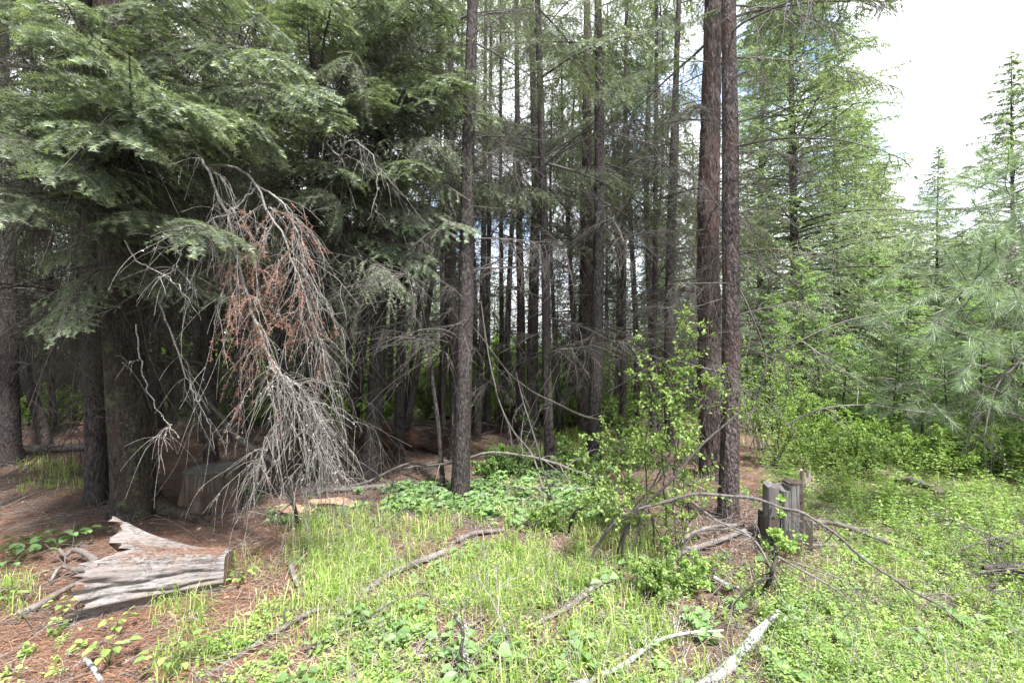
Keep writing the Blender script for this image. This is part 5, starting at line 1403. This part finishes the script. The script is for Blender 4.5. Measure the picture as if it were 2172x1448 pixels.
# the shrub in front of the paired trunks
def hero_shrub():
    rng = np.random.default_rng(33)
    base = gpt(1400, 1150)
    root = thing('leafy_shrub', 'tall airy shrub with small bright green leaves before the paired trunks', 'shrub', base)
    wd, lf = MB(), MB()
    stems = [([(1440, 1190, None), (1425, 1050, 3.7), (1440, 900, 3.7), (1432, 780, 3.75), (1440, 665, 3.8)], 0.007),
             ([(1395, 1180, None), (1375, 1060, 3.8), (1368, 940, 3.8), (1378, 840, 3.85), (1345, 745, 3.9)], 0.007),
             ([(1365, 1160, None), (1340, 1040, 3.9), (1320, 960, 3.9), (1290, 900, 4.0)], 0.006),
             ([(1430, 1185, None), (1460, 1080, 3.6), (1480, 960, 3.6), (1500, 860, 3.7), (1512, 800, 3.7)], 0.006),
             ([(1350, 1150, None), (1300, 1080, 3.9), (1262, 1020, 3.9), (1240, 985, 3.95)], 0.005),
             ([(1405, 1180, None), (1410, 1020, 3.6), (1400, 900, 3.6), (1470, 760, 3.65)], 0.006),
             ([(1445, 1260, None), (1445, 1150, 3.3), (1450, 1040, 3.35), (1455, 930, 3.4)], 0.005),
             ([(1420, 1180, None), (1380, 1100, 3.5), (1330, 1050, 3.5), (1265, 1045, 3.4)], 0.005)]
    for q, (pts, r0) in enumerate(stems):
        P = np.array([gpt(x, y, -0.03) if d is None else W(x, y, d) for x, y, d in pts])
        P = catmull(P, 26) + 0.008 * rng.normal(size=(26, 3))
        tubes(wd, P[None], np.linspace(r0, 0.002, 26)[None], 5)
        n = 20
        t = rng.uniform(0.28, 1, (1, n)); p, T = along(P[None], t); p, T = p[0], T[0]
        D2 = norm(T * 0.6 + rng.normal(0, 0.65, T.shape) + UP * 0.05)
        L2 = rng.uniform(0.12, 0.42, n) * (1.25 - 0.7 * t[0])
        sb = twig_paths(rng, p, D2, L2, 9, droop=0.1, wob=0.28)
        tubes(wd, sb, np.linspace(0.0026, 0.001, 9)[None], 3)
        t3 = rng.uniform(0.3, 1, (n, 3)); p3, T3 = along(sb, t3)
        s3 = twig_paths(rng, p3.reshape(-1, 3), norm(T3.reshape(-1, 3) + rng.normal(0, 0.6, (n * 3, 3))), 0.10, 9, droop=0.1, wob=0.2)
        tubes(wd, s3, np.linspace(0.0016, 0.0009, 9)[None], 3)
        al = np.concatenate([sb, s3])
        nl = 4
        tt = np.clip((np.arange(nl)[None] + rng.uniform(0.2, 1.0, (len(al), nl))) / nl, 0.1, 1)
        qq, ax = along(al, tt); qq = np.repeat(qq.reshape(-1, 3), 2, 0); ax = np.repeat(ax.reshape(-1, 3), 2, 0)
        m = len(qq)
        d = norm(ax * 0.6 + rng.normal(0, 0.7, (m, 3)) + UP * 0.1); Nn = norm(UP + rng.normal(0, 0.5, (m, 3)))
        ll = 0.030 * rng.uniform(0.5, 1.25, m)
        leaves(lf, qq + d * 0.005, d, Nn, ll, ll * 0.66, np.clip(rng.beta(3, 2, m), 0, 1))
    part('stems', wd, M['twig_dark'], root)
    part('leaves', lf, M['leaf_bright'], root)['kind'] = 'stuff'
hero_shrub()

def S_(px, py, seed, label, **kw):
    return shrub(gpt(px, py), seed, label, **kw)
S_(1640, 985, 401, 'bright leafy shrub right behind the paired trunks', H=1.7, stems=12, spread=0.6, subs=14, leaf=0.035)
S_(1600, 960, 402, 'taller leafy shrub whose top shows beside the near trunk', H=2.1, stems=10, spread=0.5, subs=13, leaf=0.036)
S_(1720, 965, 403, 'leafy shrub under the level dead branch at right', H=1.2, stems=12, spread=0.7, subs=14, leaf=0.035)
S_(1860, 940, 404, 'small bright shrub in front of the young firs', H=0.9, stems=12, spread=0.9, subs=14, leaf=0.035)
S_(2060, 955, 405, 'bright shrub left of the pine trunk at the right edge', H=1.0, stems=12, spread=0.9, subs=14, leaf=0.035)
S_(1480, 985, 406, 'leafy shrub behind the tall airy one', H=1.0, stems=10, spread=0.7, subs=12, leaf=0.032)
S_(1350, 1000, 407, 'low leafy shrub at the foot of the tall airy one', H=0.6, stems=10, spread=0.9, subs=12, mat='leaf_mid')
S_(1060, 1010, 408, 'low green shrub right of the near centre trunk', H=0.42, stems=14, spread=1.6, subs=14, mat='leaf_mid', leaf=0.035)
S_(1120, 1005, 409, 'low green shrub left of the speckled trunk base', H=0.42, stems=14, spread=1.6, subs=14, mat='leaf_mid', leaf=0.035)
S_(1220, 1010, 410, 'green shrub between the speckled trunk and the airy shrub', H=0.5, stems=10, spread=1.2, subs=12, mat='leaf_mid', leaf=0.03)
S_(1395, 1260, 411, 'dense little bush over a dark hollow in the right foreground', H=0.38, stems=13, spread=1.5, subs=14, leaf=0.024)
S_(1460, 1240, 412, 'second little bush right of the dark hollow', H=0.30, stems=10, spread=1.4, subs=12, leaf=0.024)
S_(1640, 1190, 413, 'sprig of round bright leaves in front of the split stump', H=0.36, stems=6, spread=0.7, subs=5, nleaf=4, leaf=0.036, lw=0.8)
S_(1140, 940, 414, 'thin shrub with few green leaves behind the leaning bare stem', H=0.75, stems=6, spread=0.7, subs=8, nleaf=4, leaf=0.04, mat='leaf_mid')
S_(1150, 1120, 415, 'leafy sprig at the back edge of the grass', H=0.30, stems=12, spread=1.3, subs=9, leaf=0.026)
S_(1350, 955, 416, 'bushy shrub behind the tall airy one, left side', H=0.9, stems=10, spread=0.7, subs=12, leaf=0.034)
S_(1420, 930, 417, 'bushy shrub behind the tall airy one, middle', H=1.1, stems=10, spread=0.6, subs=12, leaf=0.034)

# understory beyond the stand and at right: shared shrubs
rng = np.random.default_rng(55)
base_sh = [shrub(gpt(900 + 80 * q, 885 - 6 * q), 430 + q, 'sunlit green bush seen between the trunks', H=1.5, stems=16, spread=0.9, subs=18, leaf=0.075, nleaf=7, group='sunlit bushes beyond the stand') for q in range(3)]
for q in range(200):
    d = rng.uniform(11.5, 21) if q < 125 else rng.uniform(8.8, 12); px = rng.uniform(-250, 1560) if q < 125 else rng.uniform(-150, 1350)
    x = (px - CX) / F * d
    shrub_copy(base_sh[q % 3], (x, d, float(hfun(x, d))), rng.uniform(0, 6.28), rng.uniform(0.6, 1.25) * (1 + (d - 9) * 0.03) * (1 if q < 125 else 0.55), 'sunlit green bush seen between the trunks', 'sunlit bushes beyond the stand')
base_r = [shrub(gpt(1800 + 90 * q, 925), 440 + q, 'bright bush in front of the right thicket', H=1.0, stems=16, spread=1.1, subs=16, leaf=0.045, nleaf=7, group='bright bushes in the right thicket') for q in range(2)]
for q in range(34):
    d = rng.uniform(5.6, 11); px = rng.uniform(1600 + max(0, (7.5 - d)) * 120, 2350)
    x = (px - CX) / F * d
    shrub_copy(base_r[q % 2], (x, d, float(hfun(x, d))), rng.uniform(0, 6.28), rng.uniform(0.45, 0.95), 'bright bush in front of the right thicket', 'bright bushes in the right thicket')

# ------------------------------------------------------------------ small pine at right and the pine at the right edge
def pine_tuft(mb, rng, pos, direc, n=46, L=0.12, w=0.0028, spread=0.75, tint=None):
    d = norm(direc) + rng.normal(0, spread * 0.6, (n, 3)); d = norm(d)
    p = pos - norm(direc) * rng.uniform(0, 0.10, n)[:, None]
    wv = norm(np.cross(d, rng.normal(size=(n, 3))))
    l = L * rng.uniform(0.7, 1.15, n)[:, None]
    V = np.stack([p + wv * w / 2, p - wv * w / 2, p + d * l - UP * 0.12 * l], 1)
    mb.add(V.reshape(-1, 3), T=np.arange(n * 3).reshape(-1, 3), tint=np.repeat(rng.uniform(0, 1, n), 3))

def pine_bough(root, rng, p, tip, n_lat=9, sag=0.05, mats=('twig_grey', 'pine_needles'), r0=0.008):
    L = np.linalg.norm(tip - p)
    wd, nd = MB(), MB()
    P = twig_paths(rng, p, norm(tip - p + np.array([0, 0, 0.1 * L])), L, 16, droop=sag, wob=0.2)
    tubes(wd, P, np.linspace(r0, 0.003, 16)[None], 5)
    t = rng.uniform(0.3, 1, (1, n_lat)); q, T = along(P, t); q, T = q[0], T[0]
    D = norm(T * 0.8 + rng.normal(0, 0.6, T.shape))
    lt = twig_paths(rng, q, D, L * 0.35 * rng.uniform(0.4, 1.1, n_lat), 8, droop=-0.05, wob=0.2)
    tubes(wd, lt, np.linspace(0.004, 0.0022, 8)[None], 4)
    for b in np.concatenate([lt[:, 4:], P[:, -4:]]):
        for i in range(1, len(b)):
            pine_tuft(nd, rng, b[i], b[i] - b[i - 1], n=44 if i < len(b) - 1 else 80, spread=1.3 if i < len(b) - 1 else 0.75)
    part('branch', wd, M[mats[0]], root); o = part('needles', nd, M[mats[1]], root); o['kind'] = 'stuff'

def pines():
    rng = np.random.default_rng(66)
    c = gpt(1950, 985); root = thing('pine_sapling', 'small pine sapling rising from the low shrubs at right', 'tree', c)
    top = W(1958, 870, c[1]); mb = MB()
    P = catmull([c - [0, 0, .05], (c + top) / 2 + [0.01, 0, 0], top], 14); tubes(mb, P[None], np.linspace(0.035, 0.008, 14)[None], 7); part('trunk', mb, M['bark_dark'], root)
    nd = MB()
    for q in range(26):
        f = rng.uniform(0.45, 1.0); p = c + (top - c) * f; a = rng.uniform(0, 6.28); d = np.array([math.cos(a), math.sin(a), 0.7])
        pine_tuft(nd, rng, p + norm(d) * rng.uniform(0.03, 0.28) * (1.1 - f * 0.6), d, n=60, L=0.13, w=0.004)
    part('needles', nd, M['pine_needles'], root)['kind'] = 'stuff'
    d = 4.6; x = (2196 - CX) / F * d
    c = np.array([x, d, float(hfun(x, d))])
    root = thing('pine_tree', 'pine at the right edge with soft bluish boughs reaching in', 'tree', c)
    mb = MB(); P = np.array([[x, d, c[2] - 0.1], [x + .02, d, 2.0], [x - .02, d, 5.0], [x, d, 8.5]]); C, r = trunk_mesh(mb, P, [0.055, 0.05, 0.035, 0.01], 20, 0.06, 0.06, 3, 0.2)
    part('trunk', mb, M['bark_dark'], root)
    for z0, tip, dt in ((2.9, (2040, 560), 3.6), (2.6, (2080, 640), 3.4), (2.5, (2010, 610), 3.8), (3.1, (2120, 480), 3.5), (2.3, (2060, 700), 3.5), (2.1, (2100, 790), 3.6), (2.9, (2150, 400), 3.8), (1.9, (2050, 820), 3.9), (2.4, (2140, 590), 3.3), (1.7, (2090, 900), 3.8), (3.4, (2110, 380), 4.2), (3.6, (2180, 260), 4.2), (2.7, (2000, 700), 4.4), (2.2, (2120, 660), 3.9)):
        pine_bough(root, rng, np.array([x, d, z0]), W(tip[0], tip[1], dt), n_lat=10)
    for z0, tip, dt in ((1.5, (2050, 905), 3.9),):
        p = np.array([x, d, z0]); tp = W(tip[0], tip[1], dt); L = np.linalg.norm(tp - p)
        inst('dead_branch', DEAD_G[0], root, p, tp - p + np.array([0, 0, .2 * L]), L / 1.4, 0.3)
pines()

# ------------------------------------------------------------------ ground cover
def scatter_proto(mb, V, T, Q, tint, P, rz, s, tilt=None, dt=None, mat=0):
    n = len(P); m = len(V)
    c, si = np.cos(rz)[:, None], np.sin(rz)[:, None]
    x = V[None, :, 0] * s[:, None]; y = V[None, :, 1] * s[:, None]; z = V[None, :, 2] * s[:, None]
    X = x * c - y * si; Y = x * si + y * c
    if tilt is not None:
        X = X + z * tilt[:, :1]; Y = Y + z * tilt[:, 1:2]
    O = np.stack([X + P[:, :1], Y + P[:, 1:2], z + P[:, 2:3]], -1)
    off = (np.arange(n) * m)[:, None, None]
    tt = (tint[None] + (dt[:, None] if dt is not None else 0))
    mb.add(O.reshape(-1, 3), T=(T[None] + off).reshape(-1, 3) if len(T) else None, Q=(Q[None] + off).reshape(-1, 4) if len(Q) else None, tint=np.clip(tt, 0, 1).ravel(), mat=mat)

def arrays(mb):
    return np.vstack(mb.V), (np.vstack(mb.T) if mb.T else np.zeros((0, 3), int)), (np.vstack(mb.Q) if mb.Q else np.zeros((0, 4), int)), np.concatenate(mb.tint)

def sample(rng, den, n, y0=1.7, y1=12.0, pw=1.0, xm=1.22):
    """points on the ground, thinning with distance, kept where den(x, y) says so"""
    u = rng.uniform(size=n)
    if pw == 1.0: y = y0 * (y1 / y0) ** u
    else: y = (y0 ** (1 - pw) + u * (y1 ** (1 - pw) - y0 ** (1 - pw))) ** (1 / (1 - pw))
    x = rng.uniform(-xm, xm, n) * y
    k = rng.uniform(size=n) < den(x, y)
    x, y = x[k], y[k]
    return np.stack([x, y, hfun(x, y)], -1)

def herb_proto(rng, H, nst, nl, leaf, lw, spread=0.5, upl=0.3):
    mb = MB(); lf = MB()
    for q in range(nst):
        a = rng.uniform(0, 6.28); sp = rng.uniform(0.1, 1) * spread
        D = np.array([math.cos(a) * sp, math.sin(a) * sp, 1.0])
        st = twig_paths(rng, [rng.normal(0, 0.012), rng.normal(0, 0.012), -0.01], D, H * rng.uniform(0.6, 1.1), 4, droop=0.12, wob=0.1)
        t = np.linspace(0.3, 1, nl)[None]; p, T = along(st, t)
        p = np.repeat(p[0], 2, 0); m = len(p)
        az = np.repeat(rng.uniform(0, 6.28, nl), 2) + np.tile([0, math.pi], nl)
        d = np.stack([np.cos(az), np.sin(az), np.full(m, upl)], -1)
        ll = leaf * rng.uniform(0.6, 1.2, m)
        leaves(lf, p + d * 0.004, d + rng.normal(0, .2, (m, 3)), norm(UP + rng.normal(0, 0.3, (m, 3))), ll, ll * lw, np.clip(rng.normal(0.5, 0.17, m), 0, 1))
        w = 0.0016
        mid = st[0][2]
        mb.add(np.array([st[0][0] - [w, 0, 0], st[0][0] + [w, 0, 0], st[0][-1]]), T=[[0, 1, 2]], tint=0.1)
    V1, T1, Q1, t1 = arrays(mb); V2, T2, Q2, t2 = arrays(lf)
    return np.vstack([V1, V2]), T1, Q2 + len(V1), np.concatenate([t1, t2])

def build_cover():
    rng = np.random.default_rng(81)
    # low herbs and snowberry-like shrublets
    mb = MB()
    protos = [herb_proto(rng, 0.07, 3, 3, 0.030, 0.66, 0.9) for _ in range(6)] + [herb_proto(rng, 0.12, 3, 5, 0.021, 0.60, 0.8) for _ in range(5)]
    P = sample(rng, lambda x, y: herb_den(x, y) * np.where(to_px(x, y)[0] > 1560, 0.4, 1.0), 17000, 1.75, 9.0, 1.35)
    pi = rng.integers(len(protos), size=len(P))
    for q, pr in enumerate(protos):
        k = pi == q; n = k.sum()
        scatter_proto(mb, *pr, P[k], rng.uniform(0, 6.28, n), rng.uniform(0.55, 1.25, n), rng.normal(0, 0.2, (n, 2)), rng.normal(0.08, 0.22, n))
    o = single('herbs', mb, M['leaf_bright'], (0, 3, 0), 'low bright green herbs carpeting the clearing', 'ground cover', kind='stuff')
    # taller shrublets on the right slope
    mb = MB()
    protos = [herb_proto(rng, 0.36, 4, 6, 0.026, 0.6, 0.6) for _ in range(5)] + [herb_proto(rng, 0.42, 3, 5, 0.042, 0.62, 0.5) for _ in range(3)] + [herb_proto(rng, 0.24, 5, 5, 0.019, 0.5, 0.9) for _ in range(3)]
    def dr(x, y):
        px, py = to_px(x, y)
        pat = sstep(-0.35, 0.25, n2(x * 1.1, y * 1.1, 47))
        return sstep(1590, 1700, px + 0.25 * (py - 1000)) * (1 - clear_patch(x, y)) * (0.12 + 0.88 * pat) * np.where(py > 1250, 0.75, 1)
    P = sample(rng, dr, 12000, 2.0, 10.5, 1.2)
    pi = rng.integers(len(protos), size=len(P))
    for q, pr in enumerate(protos):
        k = pi == q; n = k.sum()
        s = rng.uniform(0.45, 1.1, n) * (0.55 + 0.5 * sstep(3, 5, P[k][:, 1]) + 0.45 * sstep(5, 8, P[k][:, 1]))
        pt = n2(P[k][:, 0] * 0.9, P[k][:, 1] * 0.9, 48)
        scatter_proto(mb, *pr, P[k], rng.uniform(0, 6.28, n), s * (1 + 0.5 * pt), rng.normal(0, 0.28, (n, 2)), rng.normal(0.0, 0.2, n) + 0.3 * n2(P[k][:, 0] * 1.7, P[k][:, 1] * 1.7, 49))
    single('low_shrubs', mb, M['leaf_bright'], (2, 5, 0), 'knee high bright green shrubs covering the right slope', 'ground cover', kind='stuff')
    # broad leaved herbs near the centre trunk
    mb = MB()
    protos = [herb_proto(rng, 0.10, 4, 2, 0.055, 0.85, 0.9, 0.15) for _ in range(5)]
    def db(x, y):
        px, py = to_px(x, y)
        return np.maximum(box(px, 830, 1080, 25) * box(py, 1030, 1100, 12), 0.35 * box(px, 1030, 1300, 25) * box(py, 985, 1110, 12)) + 0.02 * sstep(560, 700, px) * sstep(1150, 1200, py) + 0.05 * box(px, 500, 800, 40) * box(py, 1040, 1120, 10)
    P = sample(rng, db, 16000, 1.9, 8, 1.3)
    pi = rng.integers(len(protos), size=len(P))
    for q, pr in enumerate(protos):
        k = pi == q; n = k.sum()
        scatter_proto(mb, *pr, P[k], rng.uniform(0, 6.28, n), rng.uniform(0.6, 1.3, n), rng.normal(0, 0.2, (n, 2)), rng.normal(0.0, 0.2, n))
    single('broad_herbs', mb, M['leaf_broad'], (-.5, 5, 0), 'broad leaved green herbs round the near centre trunk', 'ground cover', kind='stuff')
    # grass
    mb = MB()
    P = sample(rng, grass_den, 27000, 1.75, 12, 1.25)
    nb = 7
    P = np.repeat(P, nb, 0) ; n = len(P)
    P[:, :2] += rng.normal(0, 0.025, (n, 2)); P[:, 2] = hfun(P[:, 0], P[:, 1]) - 0.005
    a = rng.uniform(0, 6.28, n); L = rng.uniform(0.07, 0.24, n) * np.repeat(rng.uniform(0.6, 1.2, n // nb), nb); w = rng.uniform(0.0018, 0.0036, n)
    far = sstep(6, 9, P[:, 1]); w = w * (1 + 2.0 * far); L = L * (1 + 0.5 * far)
    ln = rng.uniform(0.3, 1.25, n)
    d = np.stack([np.cos(a), np.sin(a), 0 * a], -1); sd = np.stack([-np.sin(a), np.cos(a), 0 * a], -1)
    m1 = P + UP * (L * 0.55)[:, None] + d * (L * ln * 0.22)[:, None]
    tp = P + UP * (L * (1.0 - 0.58 * ln))[:, None] + d * (L * ln * 0.75)[:, None]
    V = np.stack([P - sd * w[:, None], P + sd * w[:, None], m1 + sd * (w * 0.75)[:, None], m1 - sd * (w * 0.75)[:, None], tp], 1)
    i = np.arange(n)[:, None] * 5
    tn = np.clip(rng.normal(0.36, 0.18, n) + 0.3 * n2(P[:, 0] * 1.9, P[:, 1] * 1.9, 61), 0, 1); tn = np.where(rng.uniform(size=n) < 0.10, 1.0, tn)
    mb.add(V.reshape(-1, 3), T=i + np.array([[3, 2, 4]]), Q=i + np.array([[0, 1, 2, 3]]), tint=np.repeat(tn, 5))
    single('grass', mb, M['grass'], (0, 3, 0), 'fresh green grass growing in tufts across the clearing', 'ground cover', kind='stuff')
    # straw thatch
    mb = MB()
    P = sample(rng, lambda x, y: np.clip(0.75 * np.maximum(grass_den(x, y), herb_den(x, y)) + 0.25 * box(to_px(x, y)[0], 500, 2200, 60), 0, 1) * (y < 9), 70000, 1.7, 9, 1.3)
    n = len(P); P[:, 2] += rng.uniform(0.002, 0.045, n)
    a = rng.uniform(0, 6.28, n); d = np.stack([np.cos(a), np.sin(a), rng.normal(0, 0.18, n)], -1) * rng.uniform(0.05, 0.18, n)[:, None]
    wv = np.stack([-np.sin(a), np.cos(a), 0 * a], -1) * 0.0016
    mb.add(np.stack([P - wv, P + wv, P + d], 1).reshape(-1, 3), T=np.arange(n * 3).reshape(-1, 3), tint=np.repeat(rng.uniform(0, 1, n), 3))
    single('dry_grass', mb, M['straw'], (0, 3, 0), 'dry straw coloured grass lying flat among the green', 'ground cover', kind='stuff')
    # conifer needle litter
    mb = MB()
    def dl(x, y):
        px, py = to_px(x, y)
        return np.clip(box(px, -400, 680, 120) + 0.8 * clear_patch(x, y) * 1.3 + 0.7 * box(py, 960, 1110, 20) * box(px, 600, 1560, 60), 0.06, 1)
    P = sample(rng, dl, 170000, 1.7, 9.5, 1.35)
    n = len(P); P[:, 2] += rng.uniform(0.001, 0.02, n)
    a = rng.uniform(0, 6.28, n) ; a = np.where(rng.uniform(size=n) < 0.5, rng.normal(0.35, 0.5, n), a)
    L = np.where(rng.uniform(size=n) < 0.35, rng.uniform(0.08, 0.16, n), rng.uniform(0.02, 0.06, n))
    d = np.stack([np.cos(a), np.sin(a), rng.normal(0, 0.10, n)], -1) * L[:, None]
    wv = np.stack([-np.sin(a), np.cos(a), 0 * a], -1) * rng.uniform(0.0008, 0.0018, n)[:, None]
    mid = P + d * 0.5 + wv * rng.normal(0, 3, n)[:, None]
    mb.add(np.stack([P - wv, P + wv, P + d], 1).reshape(-1, 3), T=np.arange(n * 3).reshape(-1, 3), tint=np.repeat(rng.beta(1.6, 1.6, n), 3))
    single('needle_litter', mb, M['litter'], (-1, 3, 0), 'orange brown fallen conifer needles covering the forest floor', 'ground cover', kind='stuff')
    # small twigs everywhere, denser under the trees and round the right stump
    mb = MB()
    def dtw(x, y):
        px, py = to_px(x, y)
        return np.clip(0.15 + 0.85 * box(py, 900, 1110, 20) * (px < 1560) + 0.7 * clear_patch(x, y), 0, 1)
    P = sample(rng, dtw, 24000, 1.7, 9.5, 1.1)
    n = len(P); P[:, 2] += rng.uniform(0.0, 0.05, n)
    a = rng.uniform(0, 6.28, n)
    D = np.stack([np.cos(a), np.sin(a), rng.normal(0.05, 0.15, n)], -1)
    tw = twig_paths(rng, P, D, rng.uniform(0.08, 0.5, n) ** 1.2, 6, droop=0.1, wob=0.35)
    rr = rng.uniform(0.0012, 0.005, n)[:, None] * np.linspace(1, 0.35, 6)[None]
    tubes(mb, tw, rr, 3, tint=rng.uniform(0, 1, n))
    single('fallen_twigs', mb, M['stick_grey'], (0, 4, 0), 'small grey dead twigs strewn over the ground', 'ground cover', kind='stuff')
    # dead weed stalks and bare shoots standing in the herbs
    mb = MB()
    P = sample(rng, lambda x, y: np.clip(0.5 * box(to_px(x, y)[0], 700, 2300, 60) * sstep(1050, 1100, to_px(x, y)[1]), 0, 1), 2600, 1.75, 6, 1.3)
    n = len(P); a = rng.uniform(0, 6.28, n)
    D = np.stack([np.cos(a) * 0.6, np.sin(a) * 0.6, np.full(n, 1.0)], -1)
    tw = twig_paths(rng, P, D, rng.uniform(0.08, 0.34, n), 6, droop=0.15, wob=0.3)
    tubes(mb, tw, rng.uniform(0.001, 0.0022, n)[:, None] * np.linspace(1, 0.45, 6)[None], 3)
    q, T = along(tw, rng.uniform(0.3, 0.9, (n, 2))); q = q.reshape(-1, 3); T = T.reshape(-1, 3)
    sb = twig_paths(rng, q, norm(T + rng.normal(0, 0.6, T.shape)), rng.uniform(0.03, 0.16, len(q)), 5, droop=0.1, wob=0.3)
    tubes(mb, sb, np.linspace(0.0013, 0.0007, 5)[None], 3)
    single('dead_stems', mb, M['twig_pale'], (0, 3, 0), 'thin bare dead weed stems standing among the herbs', 'ground cover', kind='stuff')
    # wood chips, cones and bark flakes
    mb = MB()
    P = sample(rng, lambda x, y: np.clip(dl(x, y) * 0.8, 0, 1), 2600, 1.7, 7.5, 1.3)
    n = len(P); e = rng.normal(0, 1, (n, 4, 3)) * np.array([0.014, 0.014, 0.006])
    V = P[:, None] + e + UP * 0.006; i = np.arange(n)[:, None] * 4
    mb.add(V.reshape(-1, 3), T=np.concatenate([i + np.array([[0, 1, 2]]), i + np.array([[0, 3, 1]]), i + np.array([[1, 3, 2]]), i + np.array([[0, 2, 3]])]), tint=np.repeat(rng.uniform(0, 1, n), 4))
    single('bark_flakes', mb, M['litter'], (-1, 3, 0), 'flakes of bark and cone scales among the needles', 'ground cover', kind='stuff')
build_cover()

# round leaved plants at the left edge and single herbs on the needles
def round_plant(px, py, label, seed, n=9, leaf=0.075, H=0.12, lw=0.85, spread=0.22, mat='leaf_broad'):
    rng = np.random.default_rng(seed); c = gpt(px, py)
    root = thing('broad_leaved_plant', label, 'plant', c, 'round leaved plants on the needle litter')
    st = MB()
    for q in range(n):
        a = q * 2.4 + rng.uniform(-.4, .4); r_ = spread * math.sqrt((q + .5) / n)
        tip = c + np.array([math.cos(a) * r_, math.sin(a) * r_ * 0.8, H * rng.uniform(0.6, 1.1)])
        P = catmull([c, (c + tip) / 2 + [0, 0, 0.02], tip], 6); tubes(st, P[None], np.full((1, 6), 0.0015), 3, tint=0.3)
        lf = MB(); L = leaf * rng.uniform(0.65, 1.1)
        leaves(lf, tip[None], np.array([[math.cos(a), math.sin(a), -0.05]]), norm(UP + rng.normal(0, .2, 3))[None], L, L * lw, rng.uniform(0.2, 0.9))
        part('leaf', lf, M[mat], root)
    part('stalks', st, M['leaf_mid'], root)
for q, (px, py) in enumerate([(20, 1180), (75, 1170), (120, 1160), (160, 1152), (15, 1215)]):
    round_plant(px, py, ['round leaved plant at the very left edge', 'round leaved plant second from the left edge', 'round leaved plant in the middle of the left row', 'round leaved plant nearest the weathered log', 'low round leaved plant in front of the left row'][q], 600 + q, leaf=0.085)
for q, (px, py, s, lab) in enumerate([(230, 1412, 1.0, 'herb with small oval leaves near the bottom left corner'), (245, 1345, 0.7, 'little pair leaved herb above the bottom left one'), (135, 1305, 0.8, 'small herb just below the torn end of the weathered log'), (195, 1300, 0.6, 'tiny herb under the front edge of the weathered log'),
                                      (510, 1240, 0.7, 'single herb right of the sawn end of the weathered log'), (15, 1285, 0.8, 'herb at the left edge below the grey root pieces'), (365, 1440, 1.3, 'broad pale leaves at the bottom edge left of centre')]):
    round_plant(px, py, lab, 620 + q, n=12, leaf=0.045 * s + 0.01, H=0.13 * s, spread=0.10 * s, lw=0.7, mat='leaf_bright')

# ------------------------------------------------------------------ labels of repeats, by their order across the view
def nth(i):
    return '%d%s' % (i, 'th' if 10 <= i % 100 <= 20 else {1: 'st', 2: 'nd', 3: 'rd'}.get(i % 10, 'th'))
for grp, txt in (('thin dead limbed poles in the shaded stand', 'thin dark dead limbed pole in the shaded stand, %s such pole from the left'),
                 ('bright bushes in the right thicket', 'bright leafy bush in the right thicket, %s such bush counted from the left'),
                 ('distant conifers beyond the right thicket', 'pale distant conifer beyond the right thicket, %s one counted from the left')):
    obs = [o for o in COL.objects if o.get('group') == grp and o.get('category')]
    obs.sort(key=lambda o: o.location.x / max(o.location.y, 0.1))
    for i, o in enumerate(obs):
        o['label'] = txt % nth(i + 1)
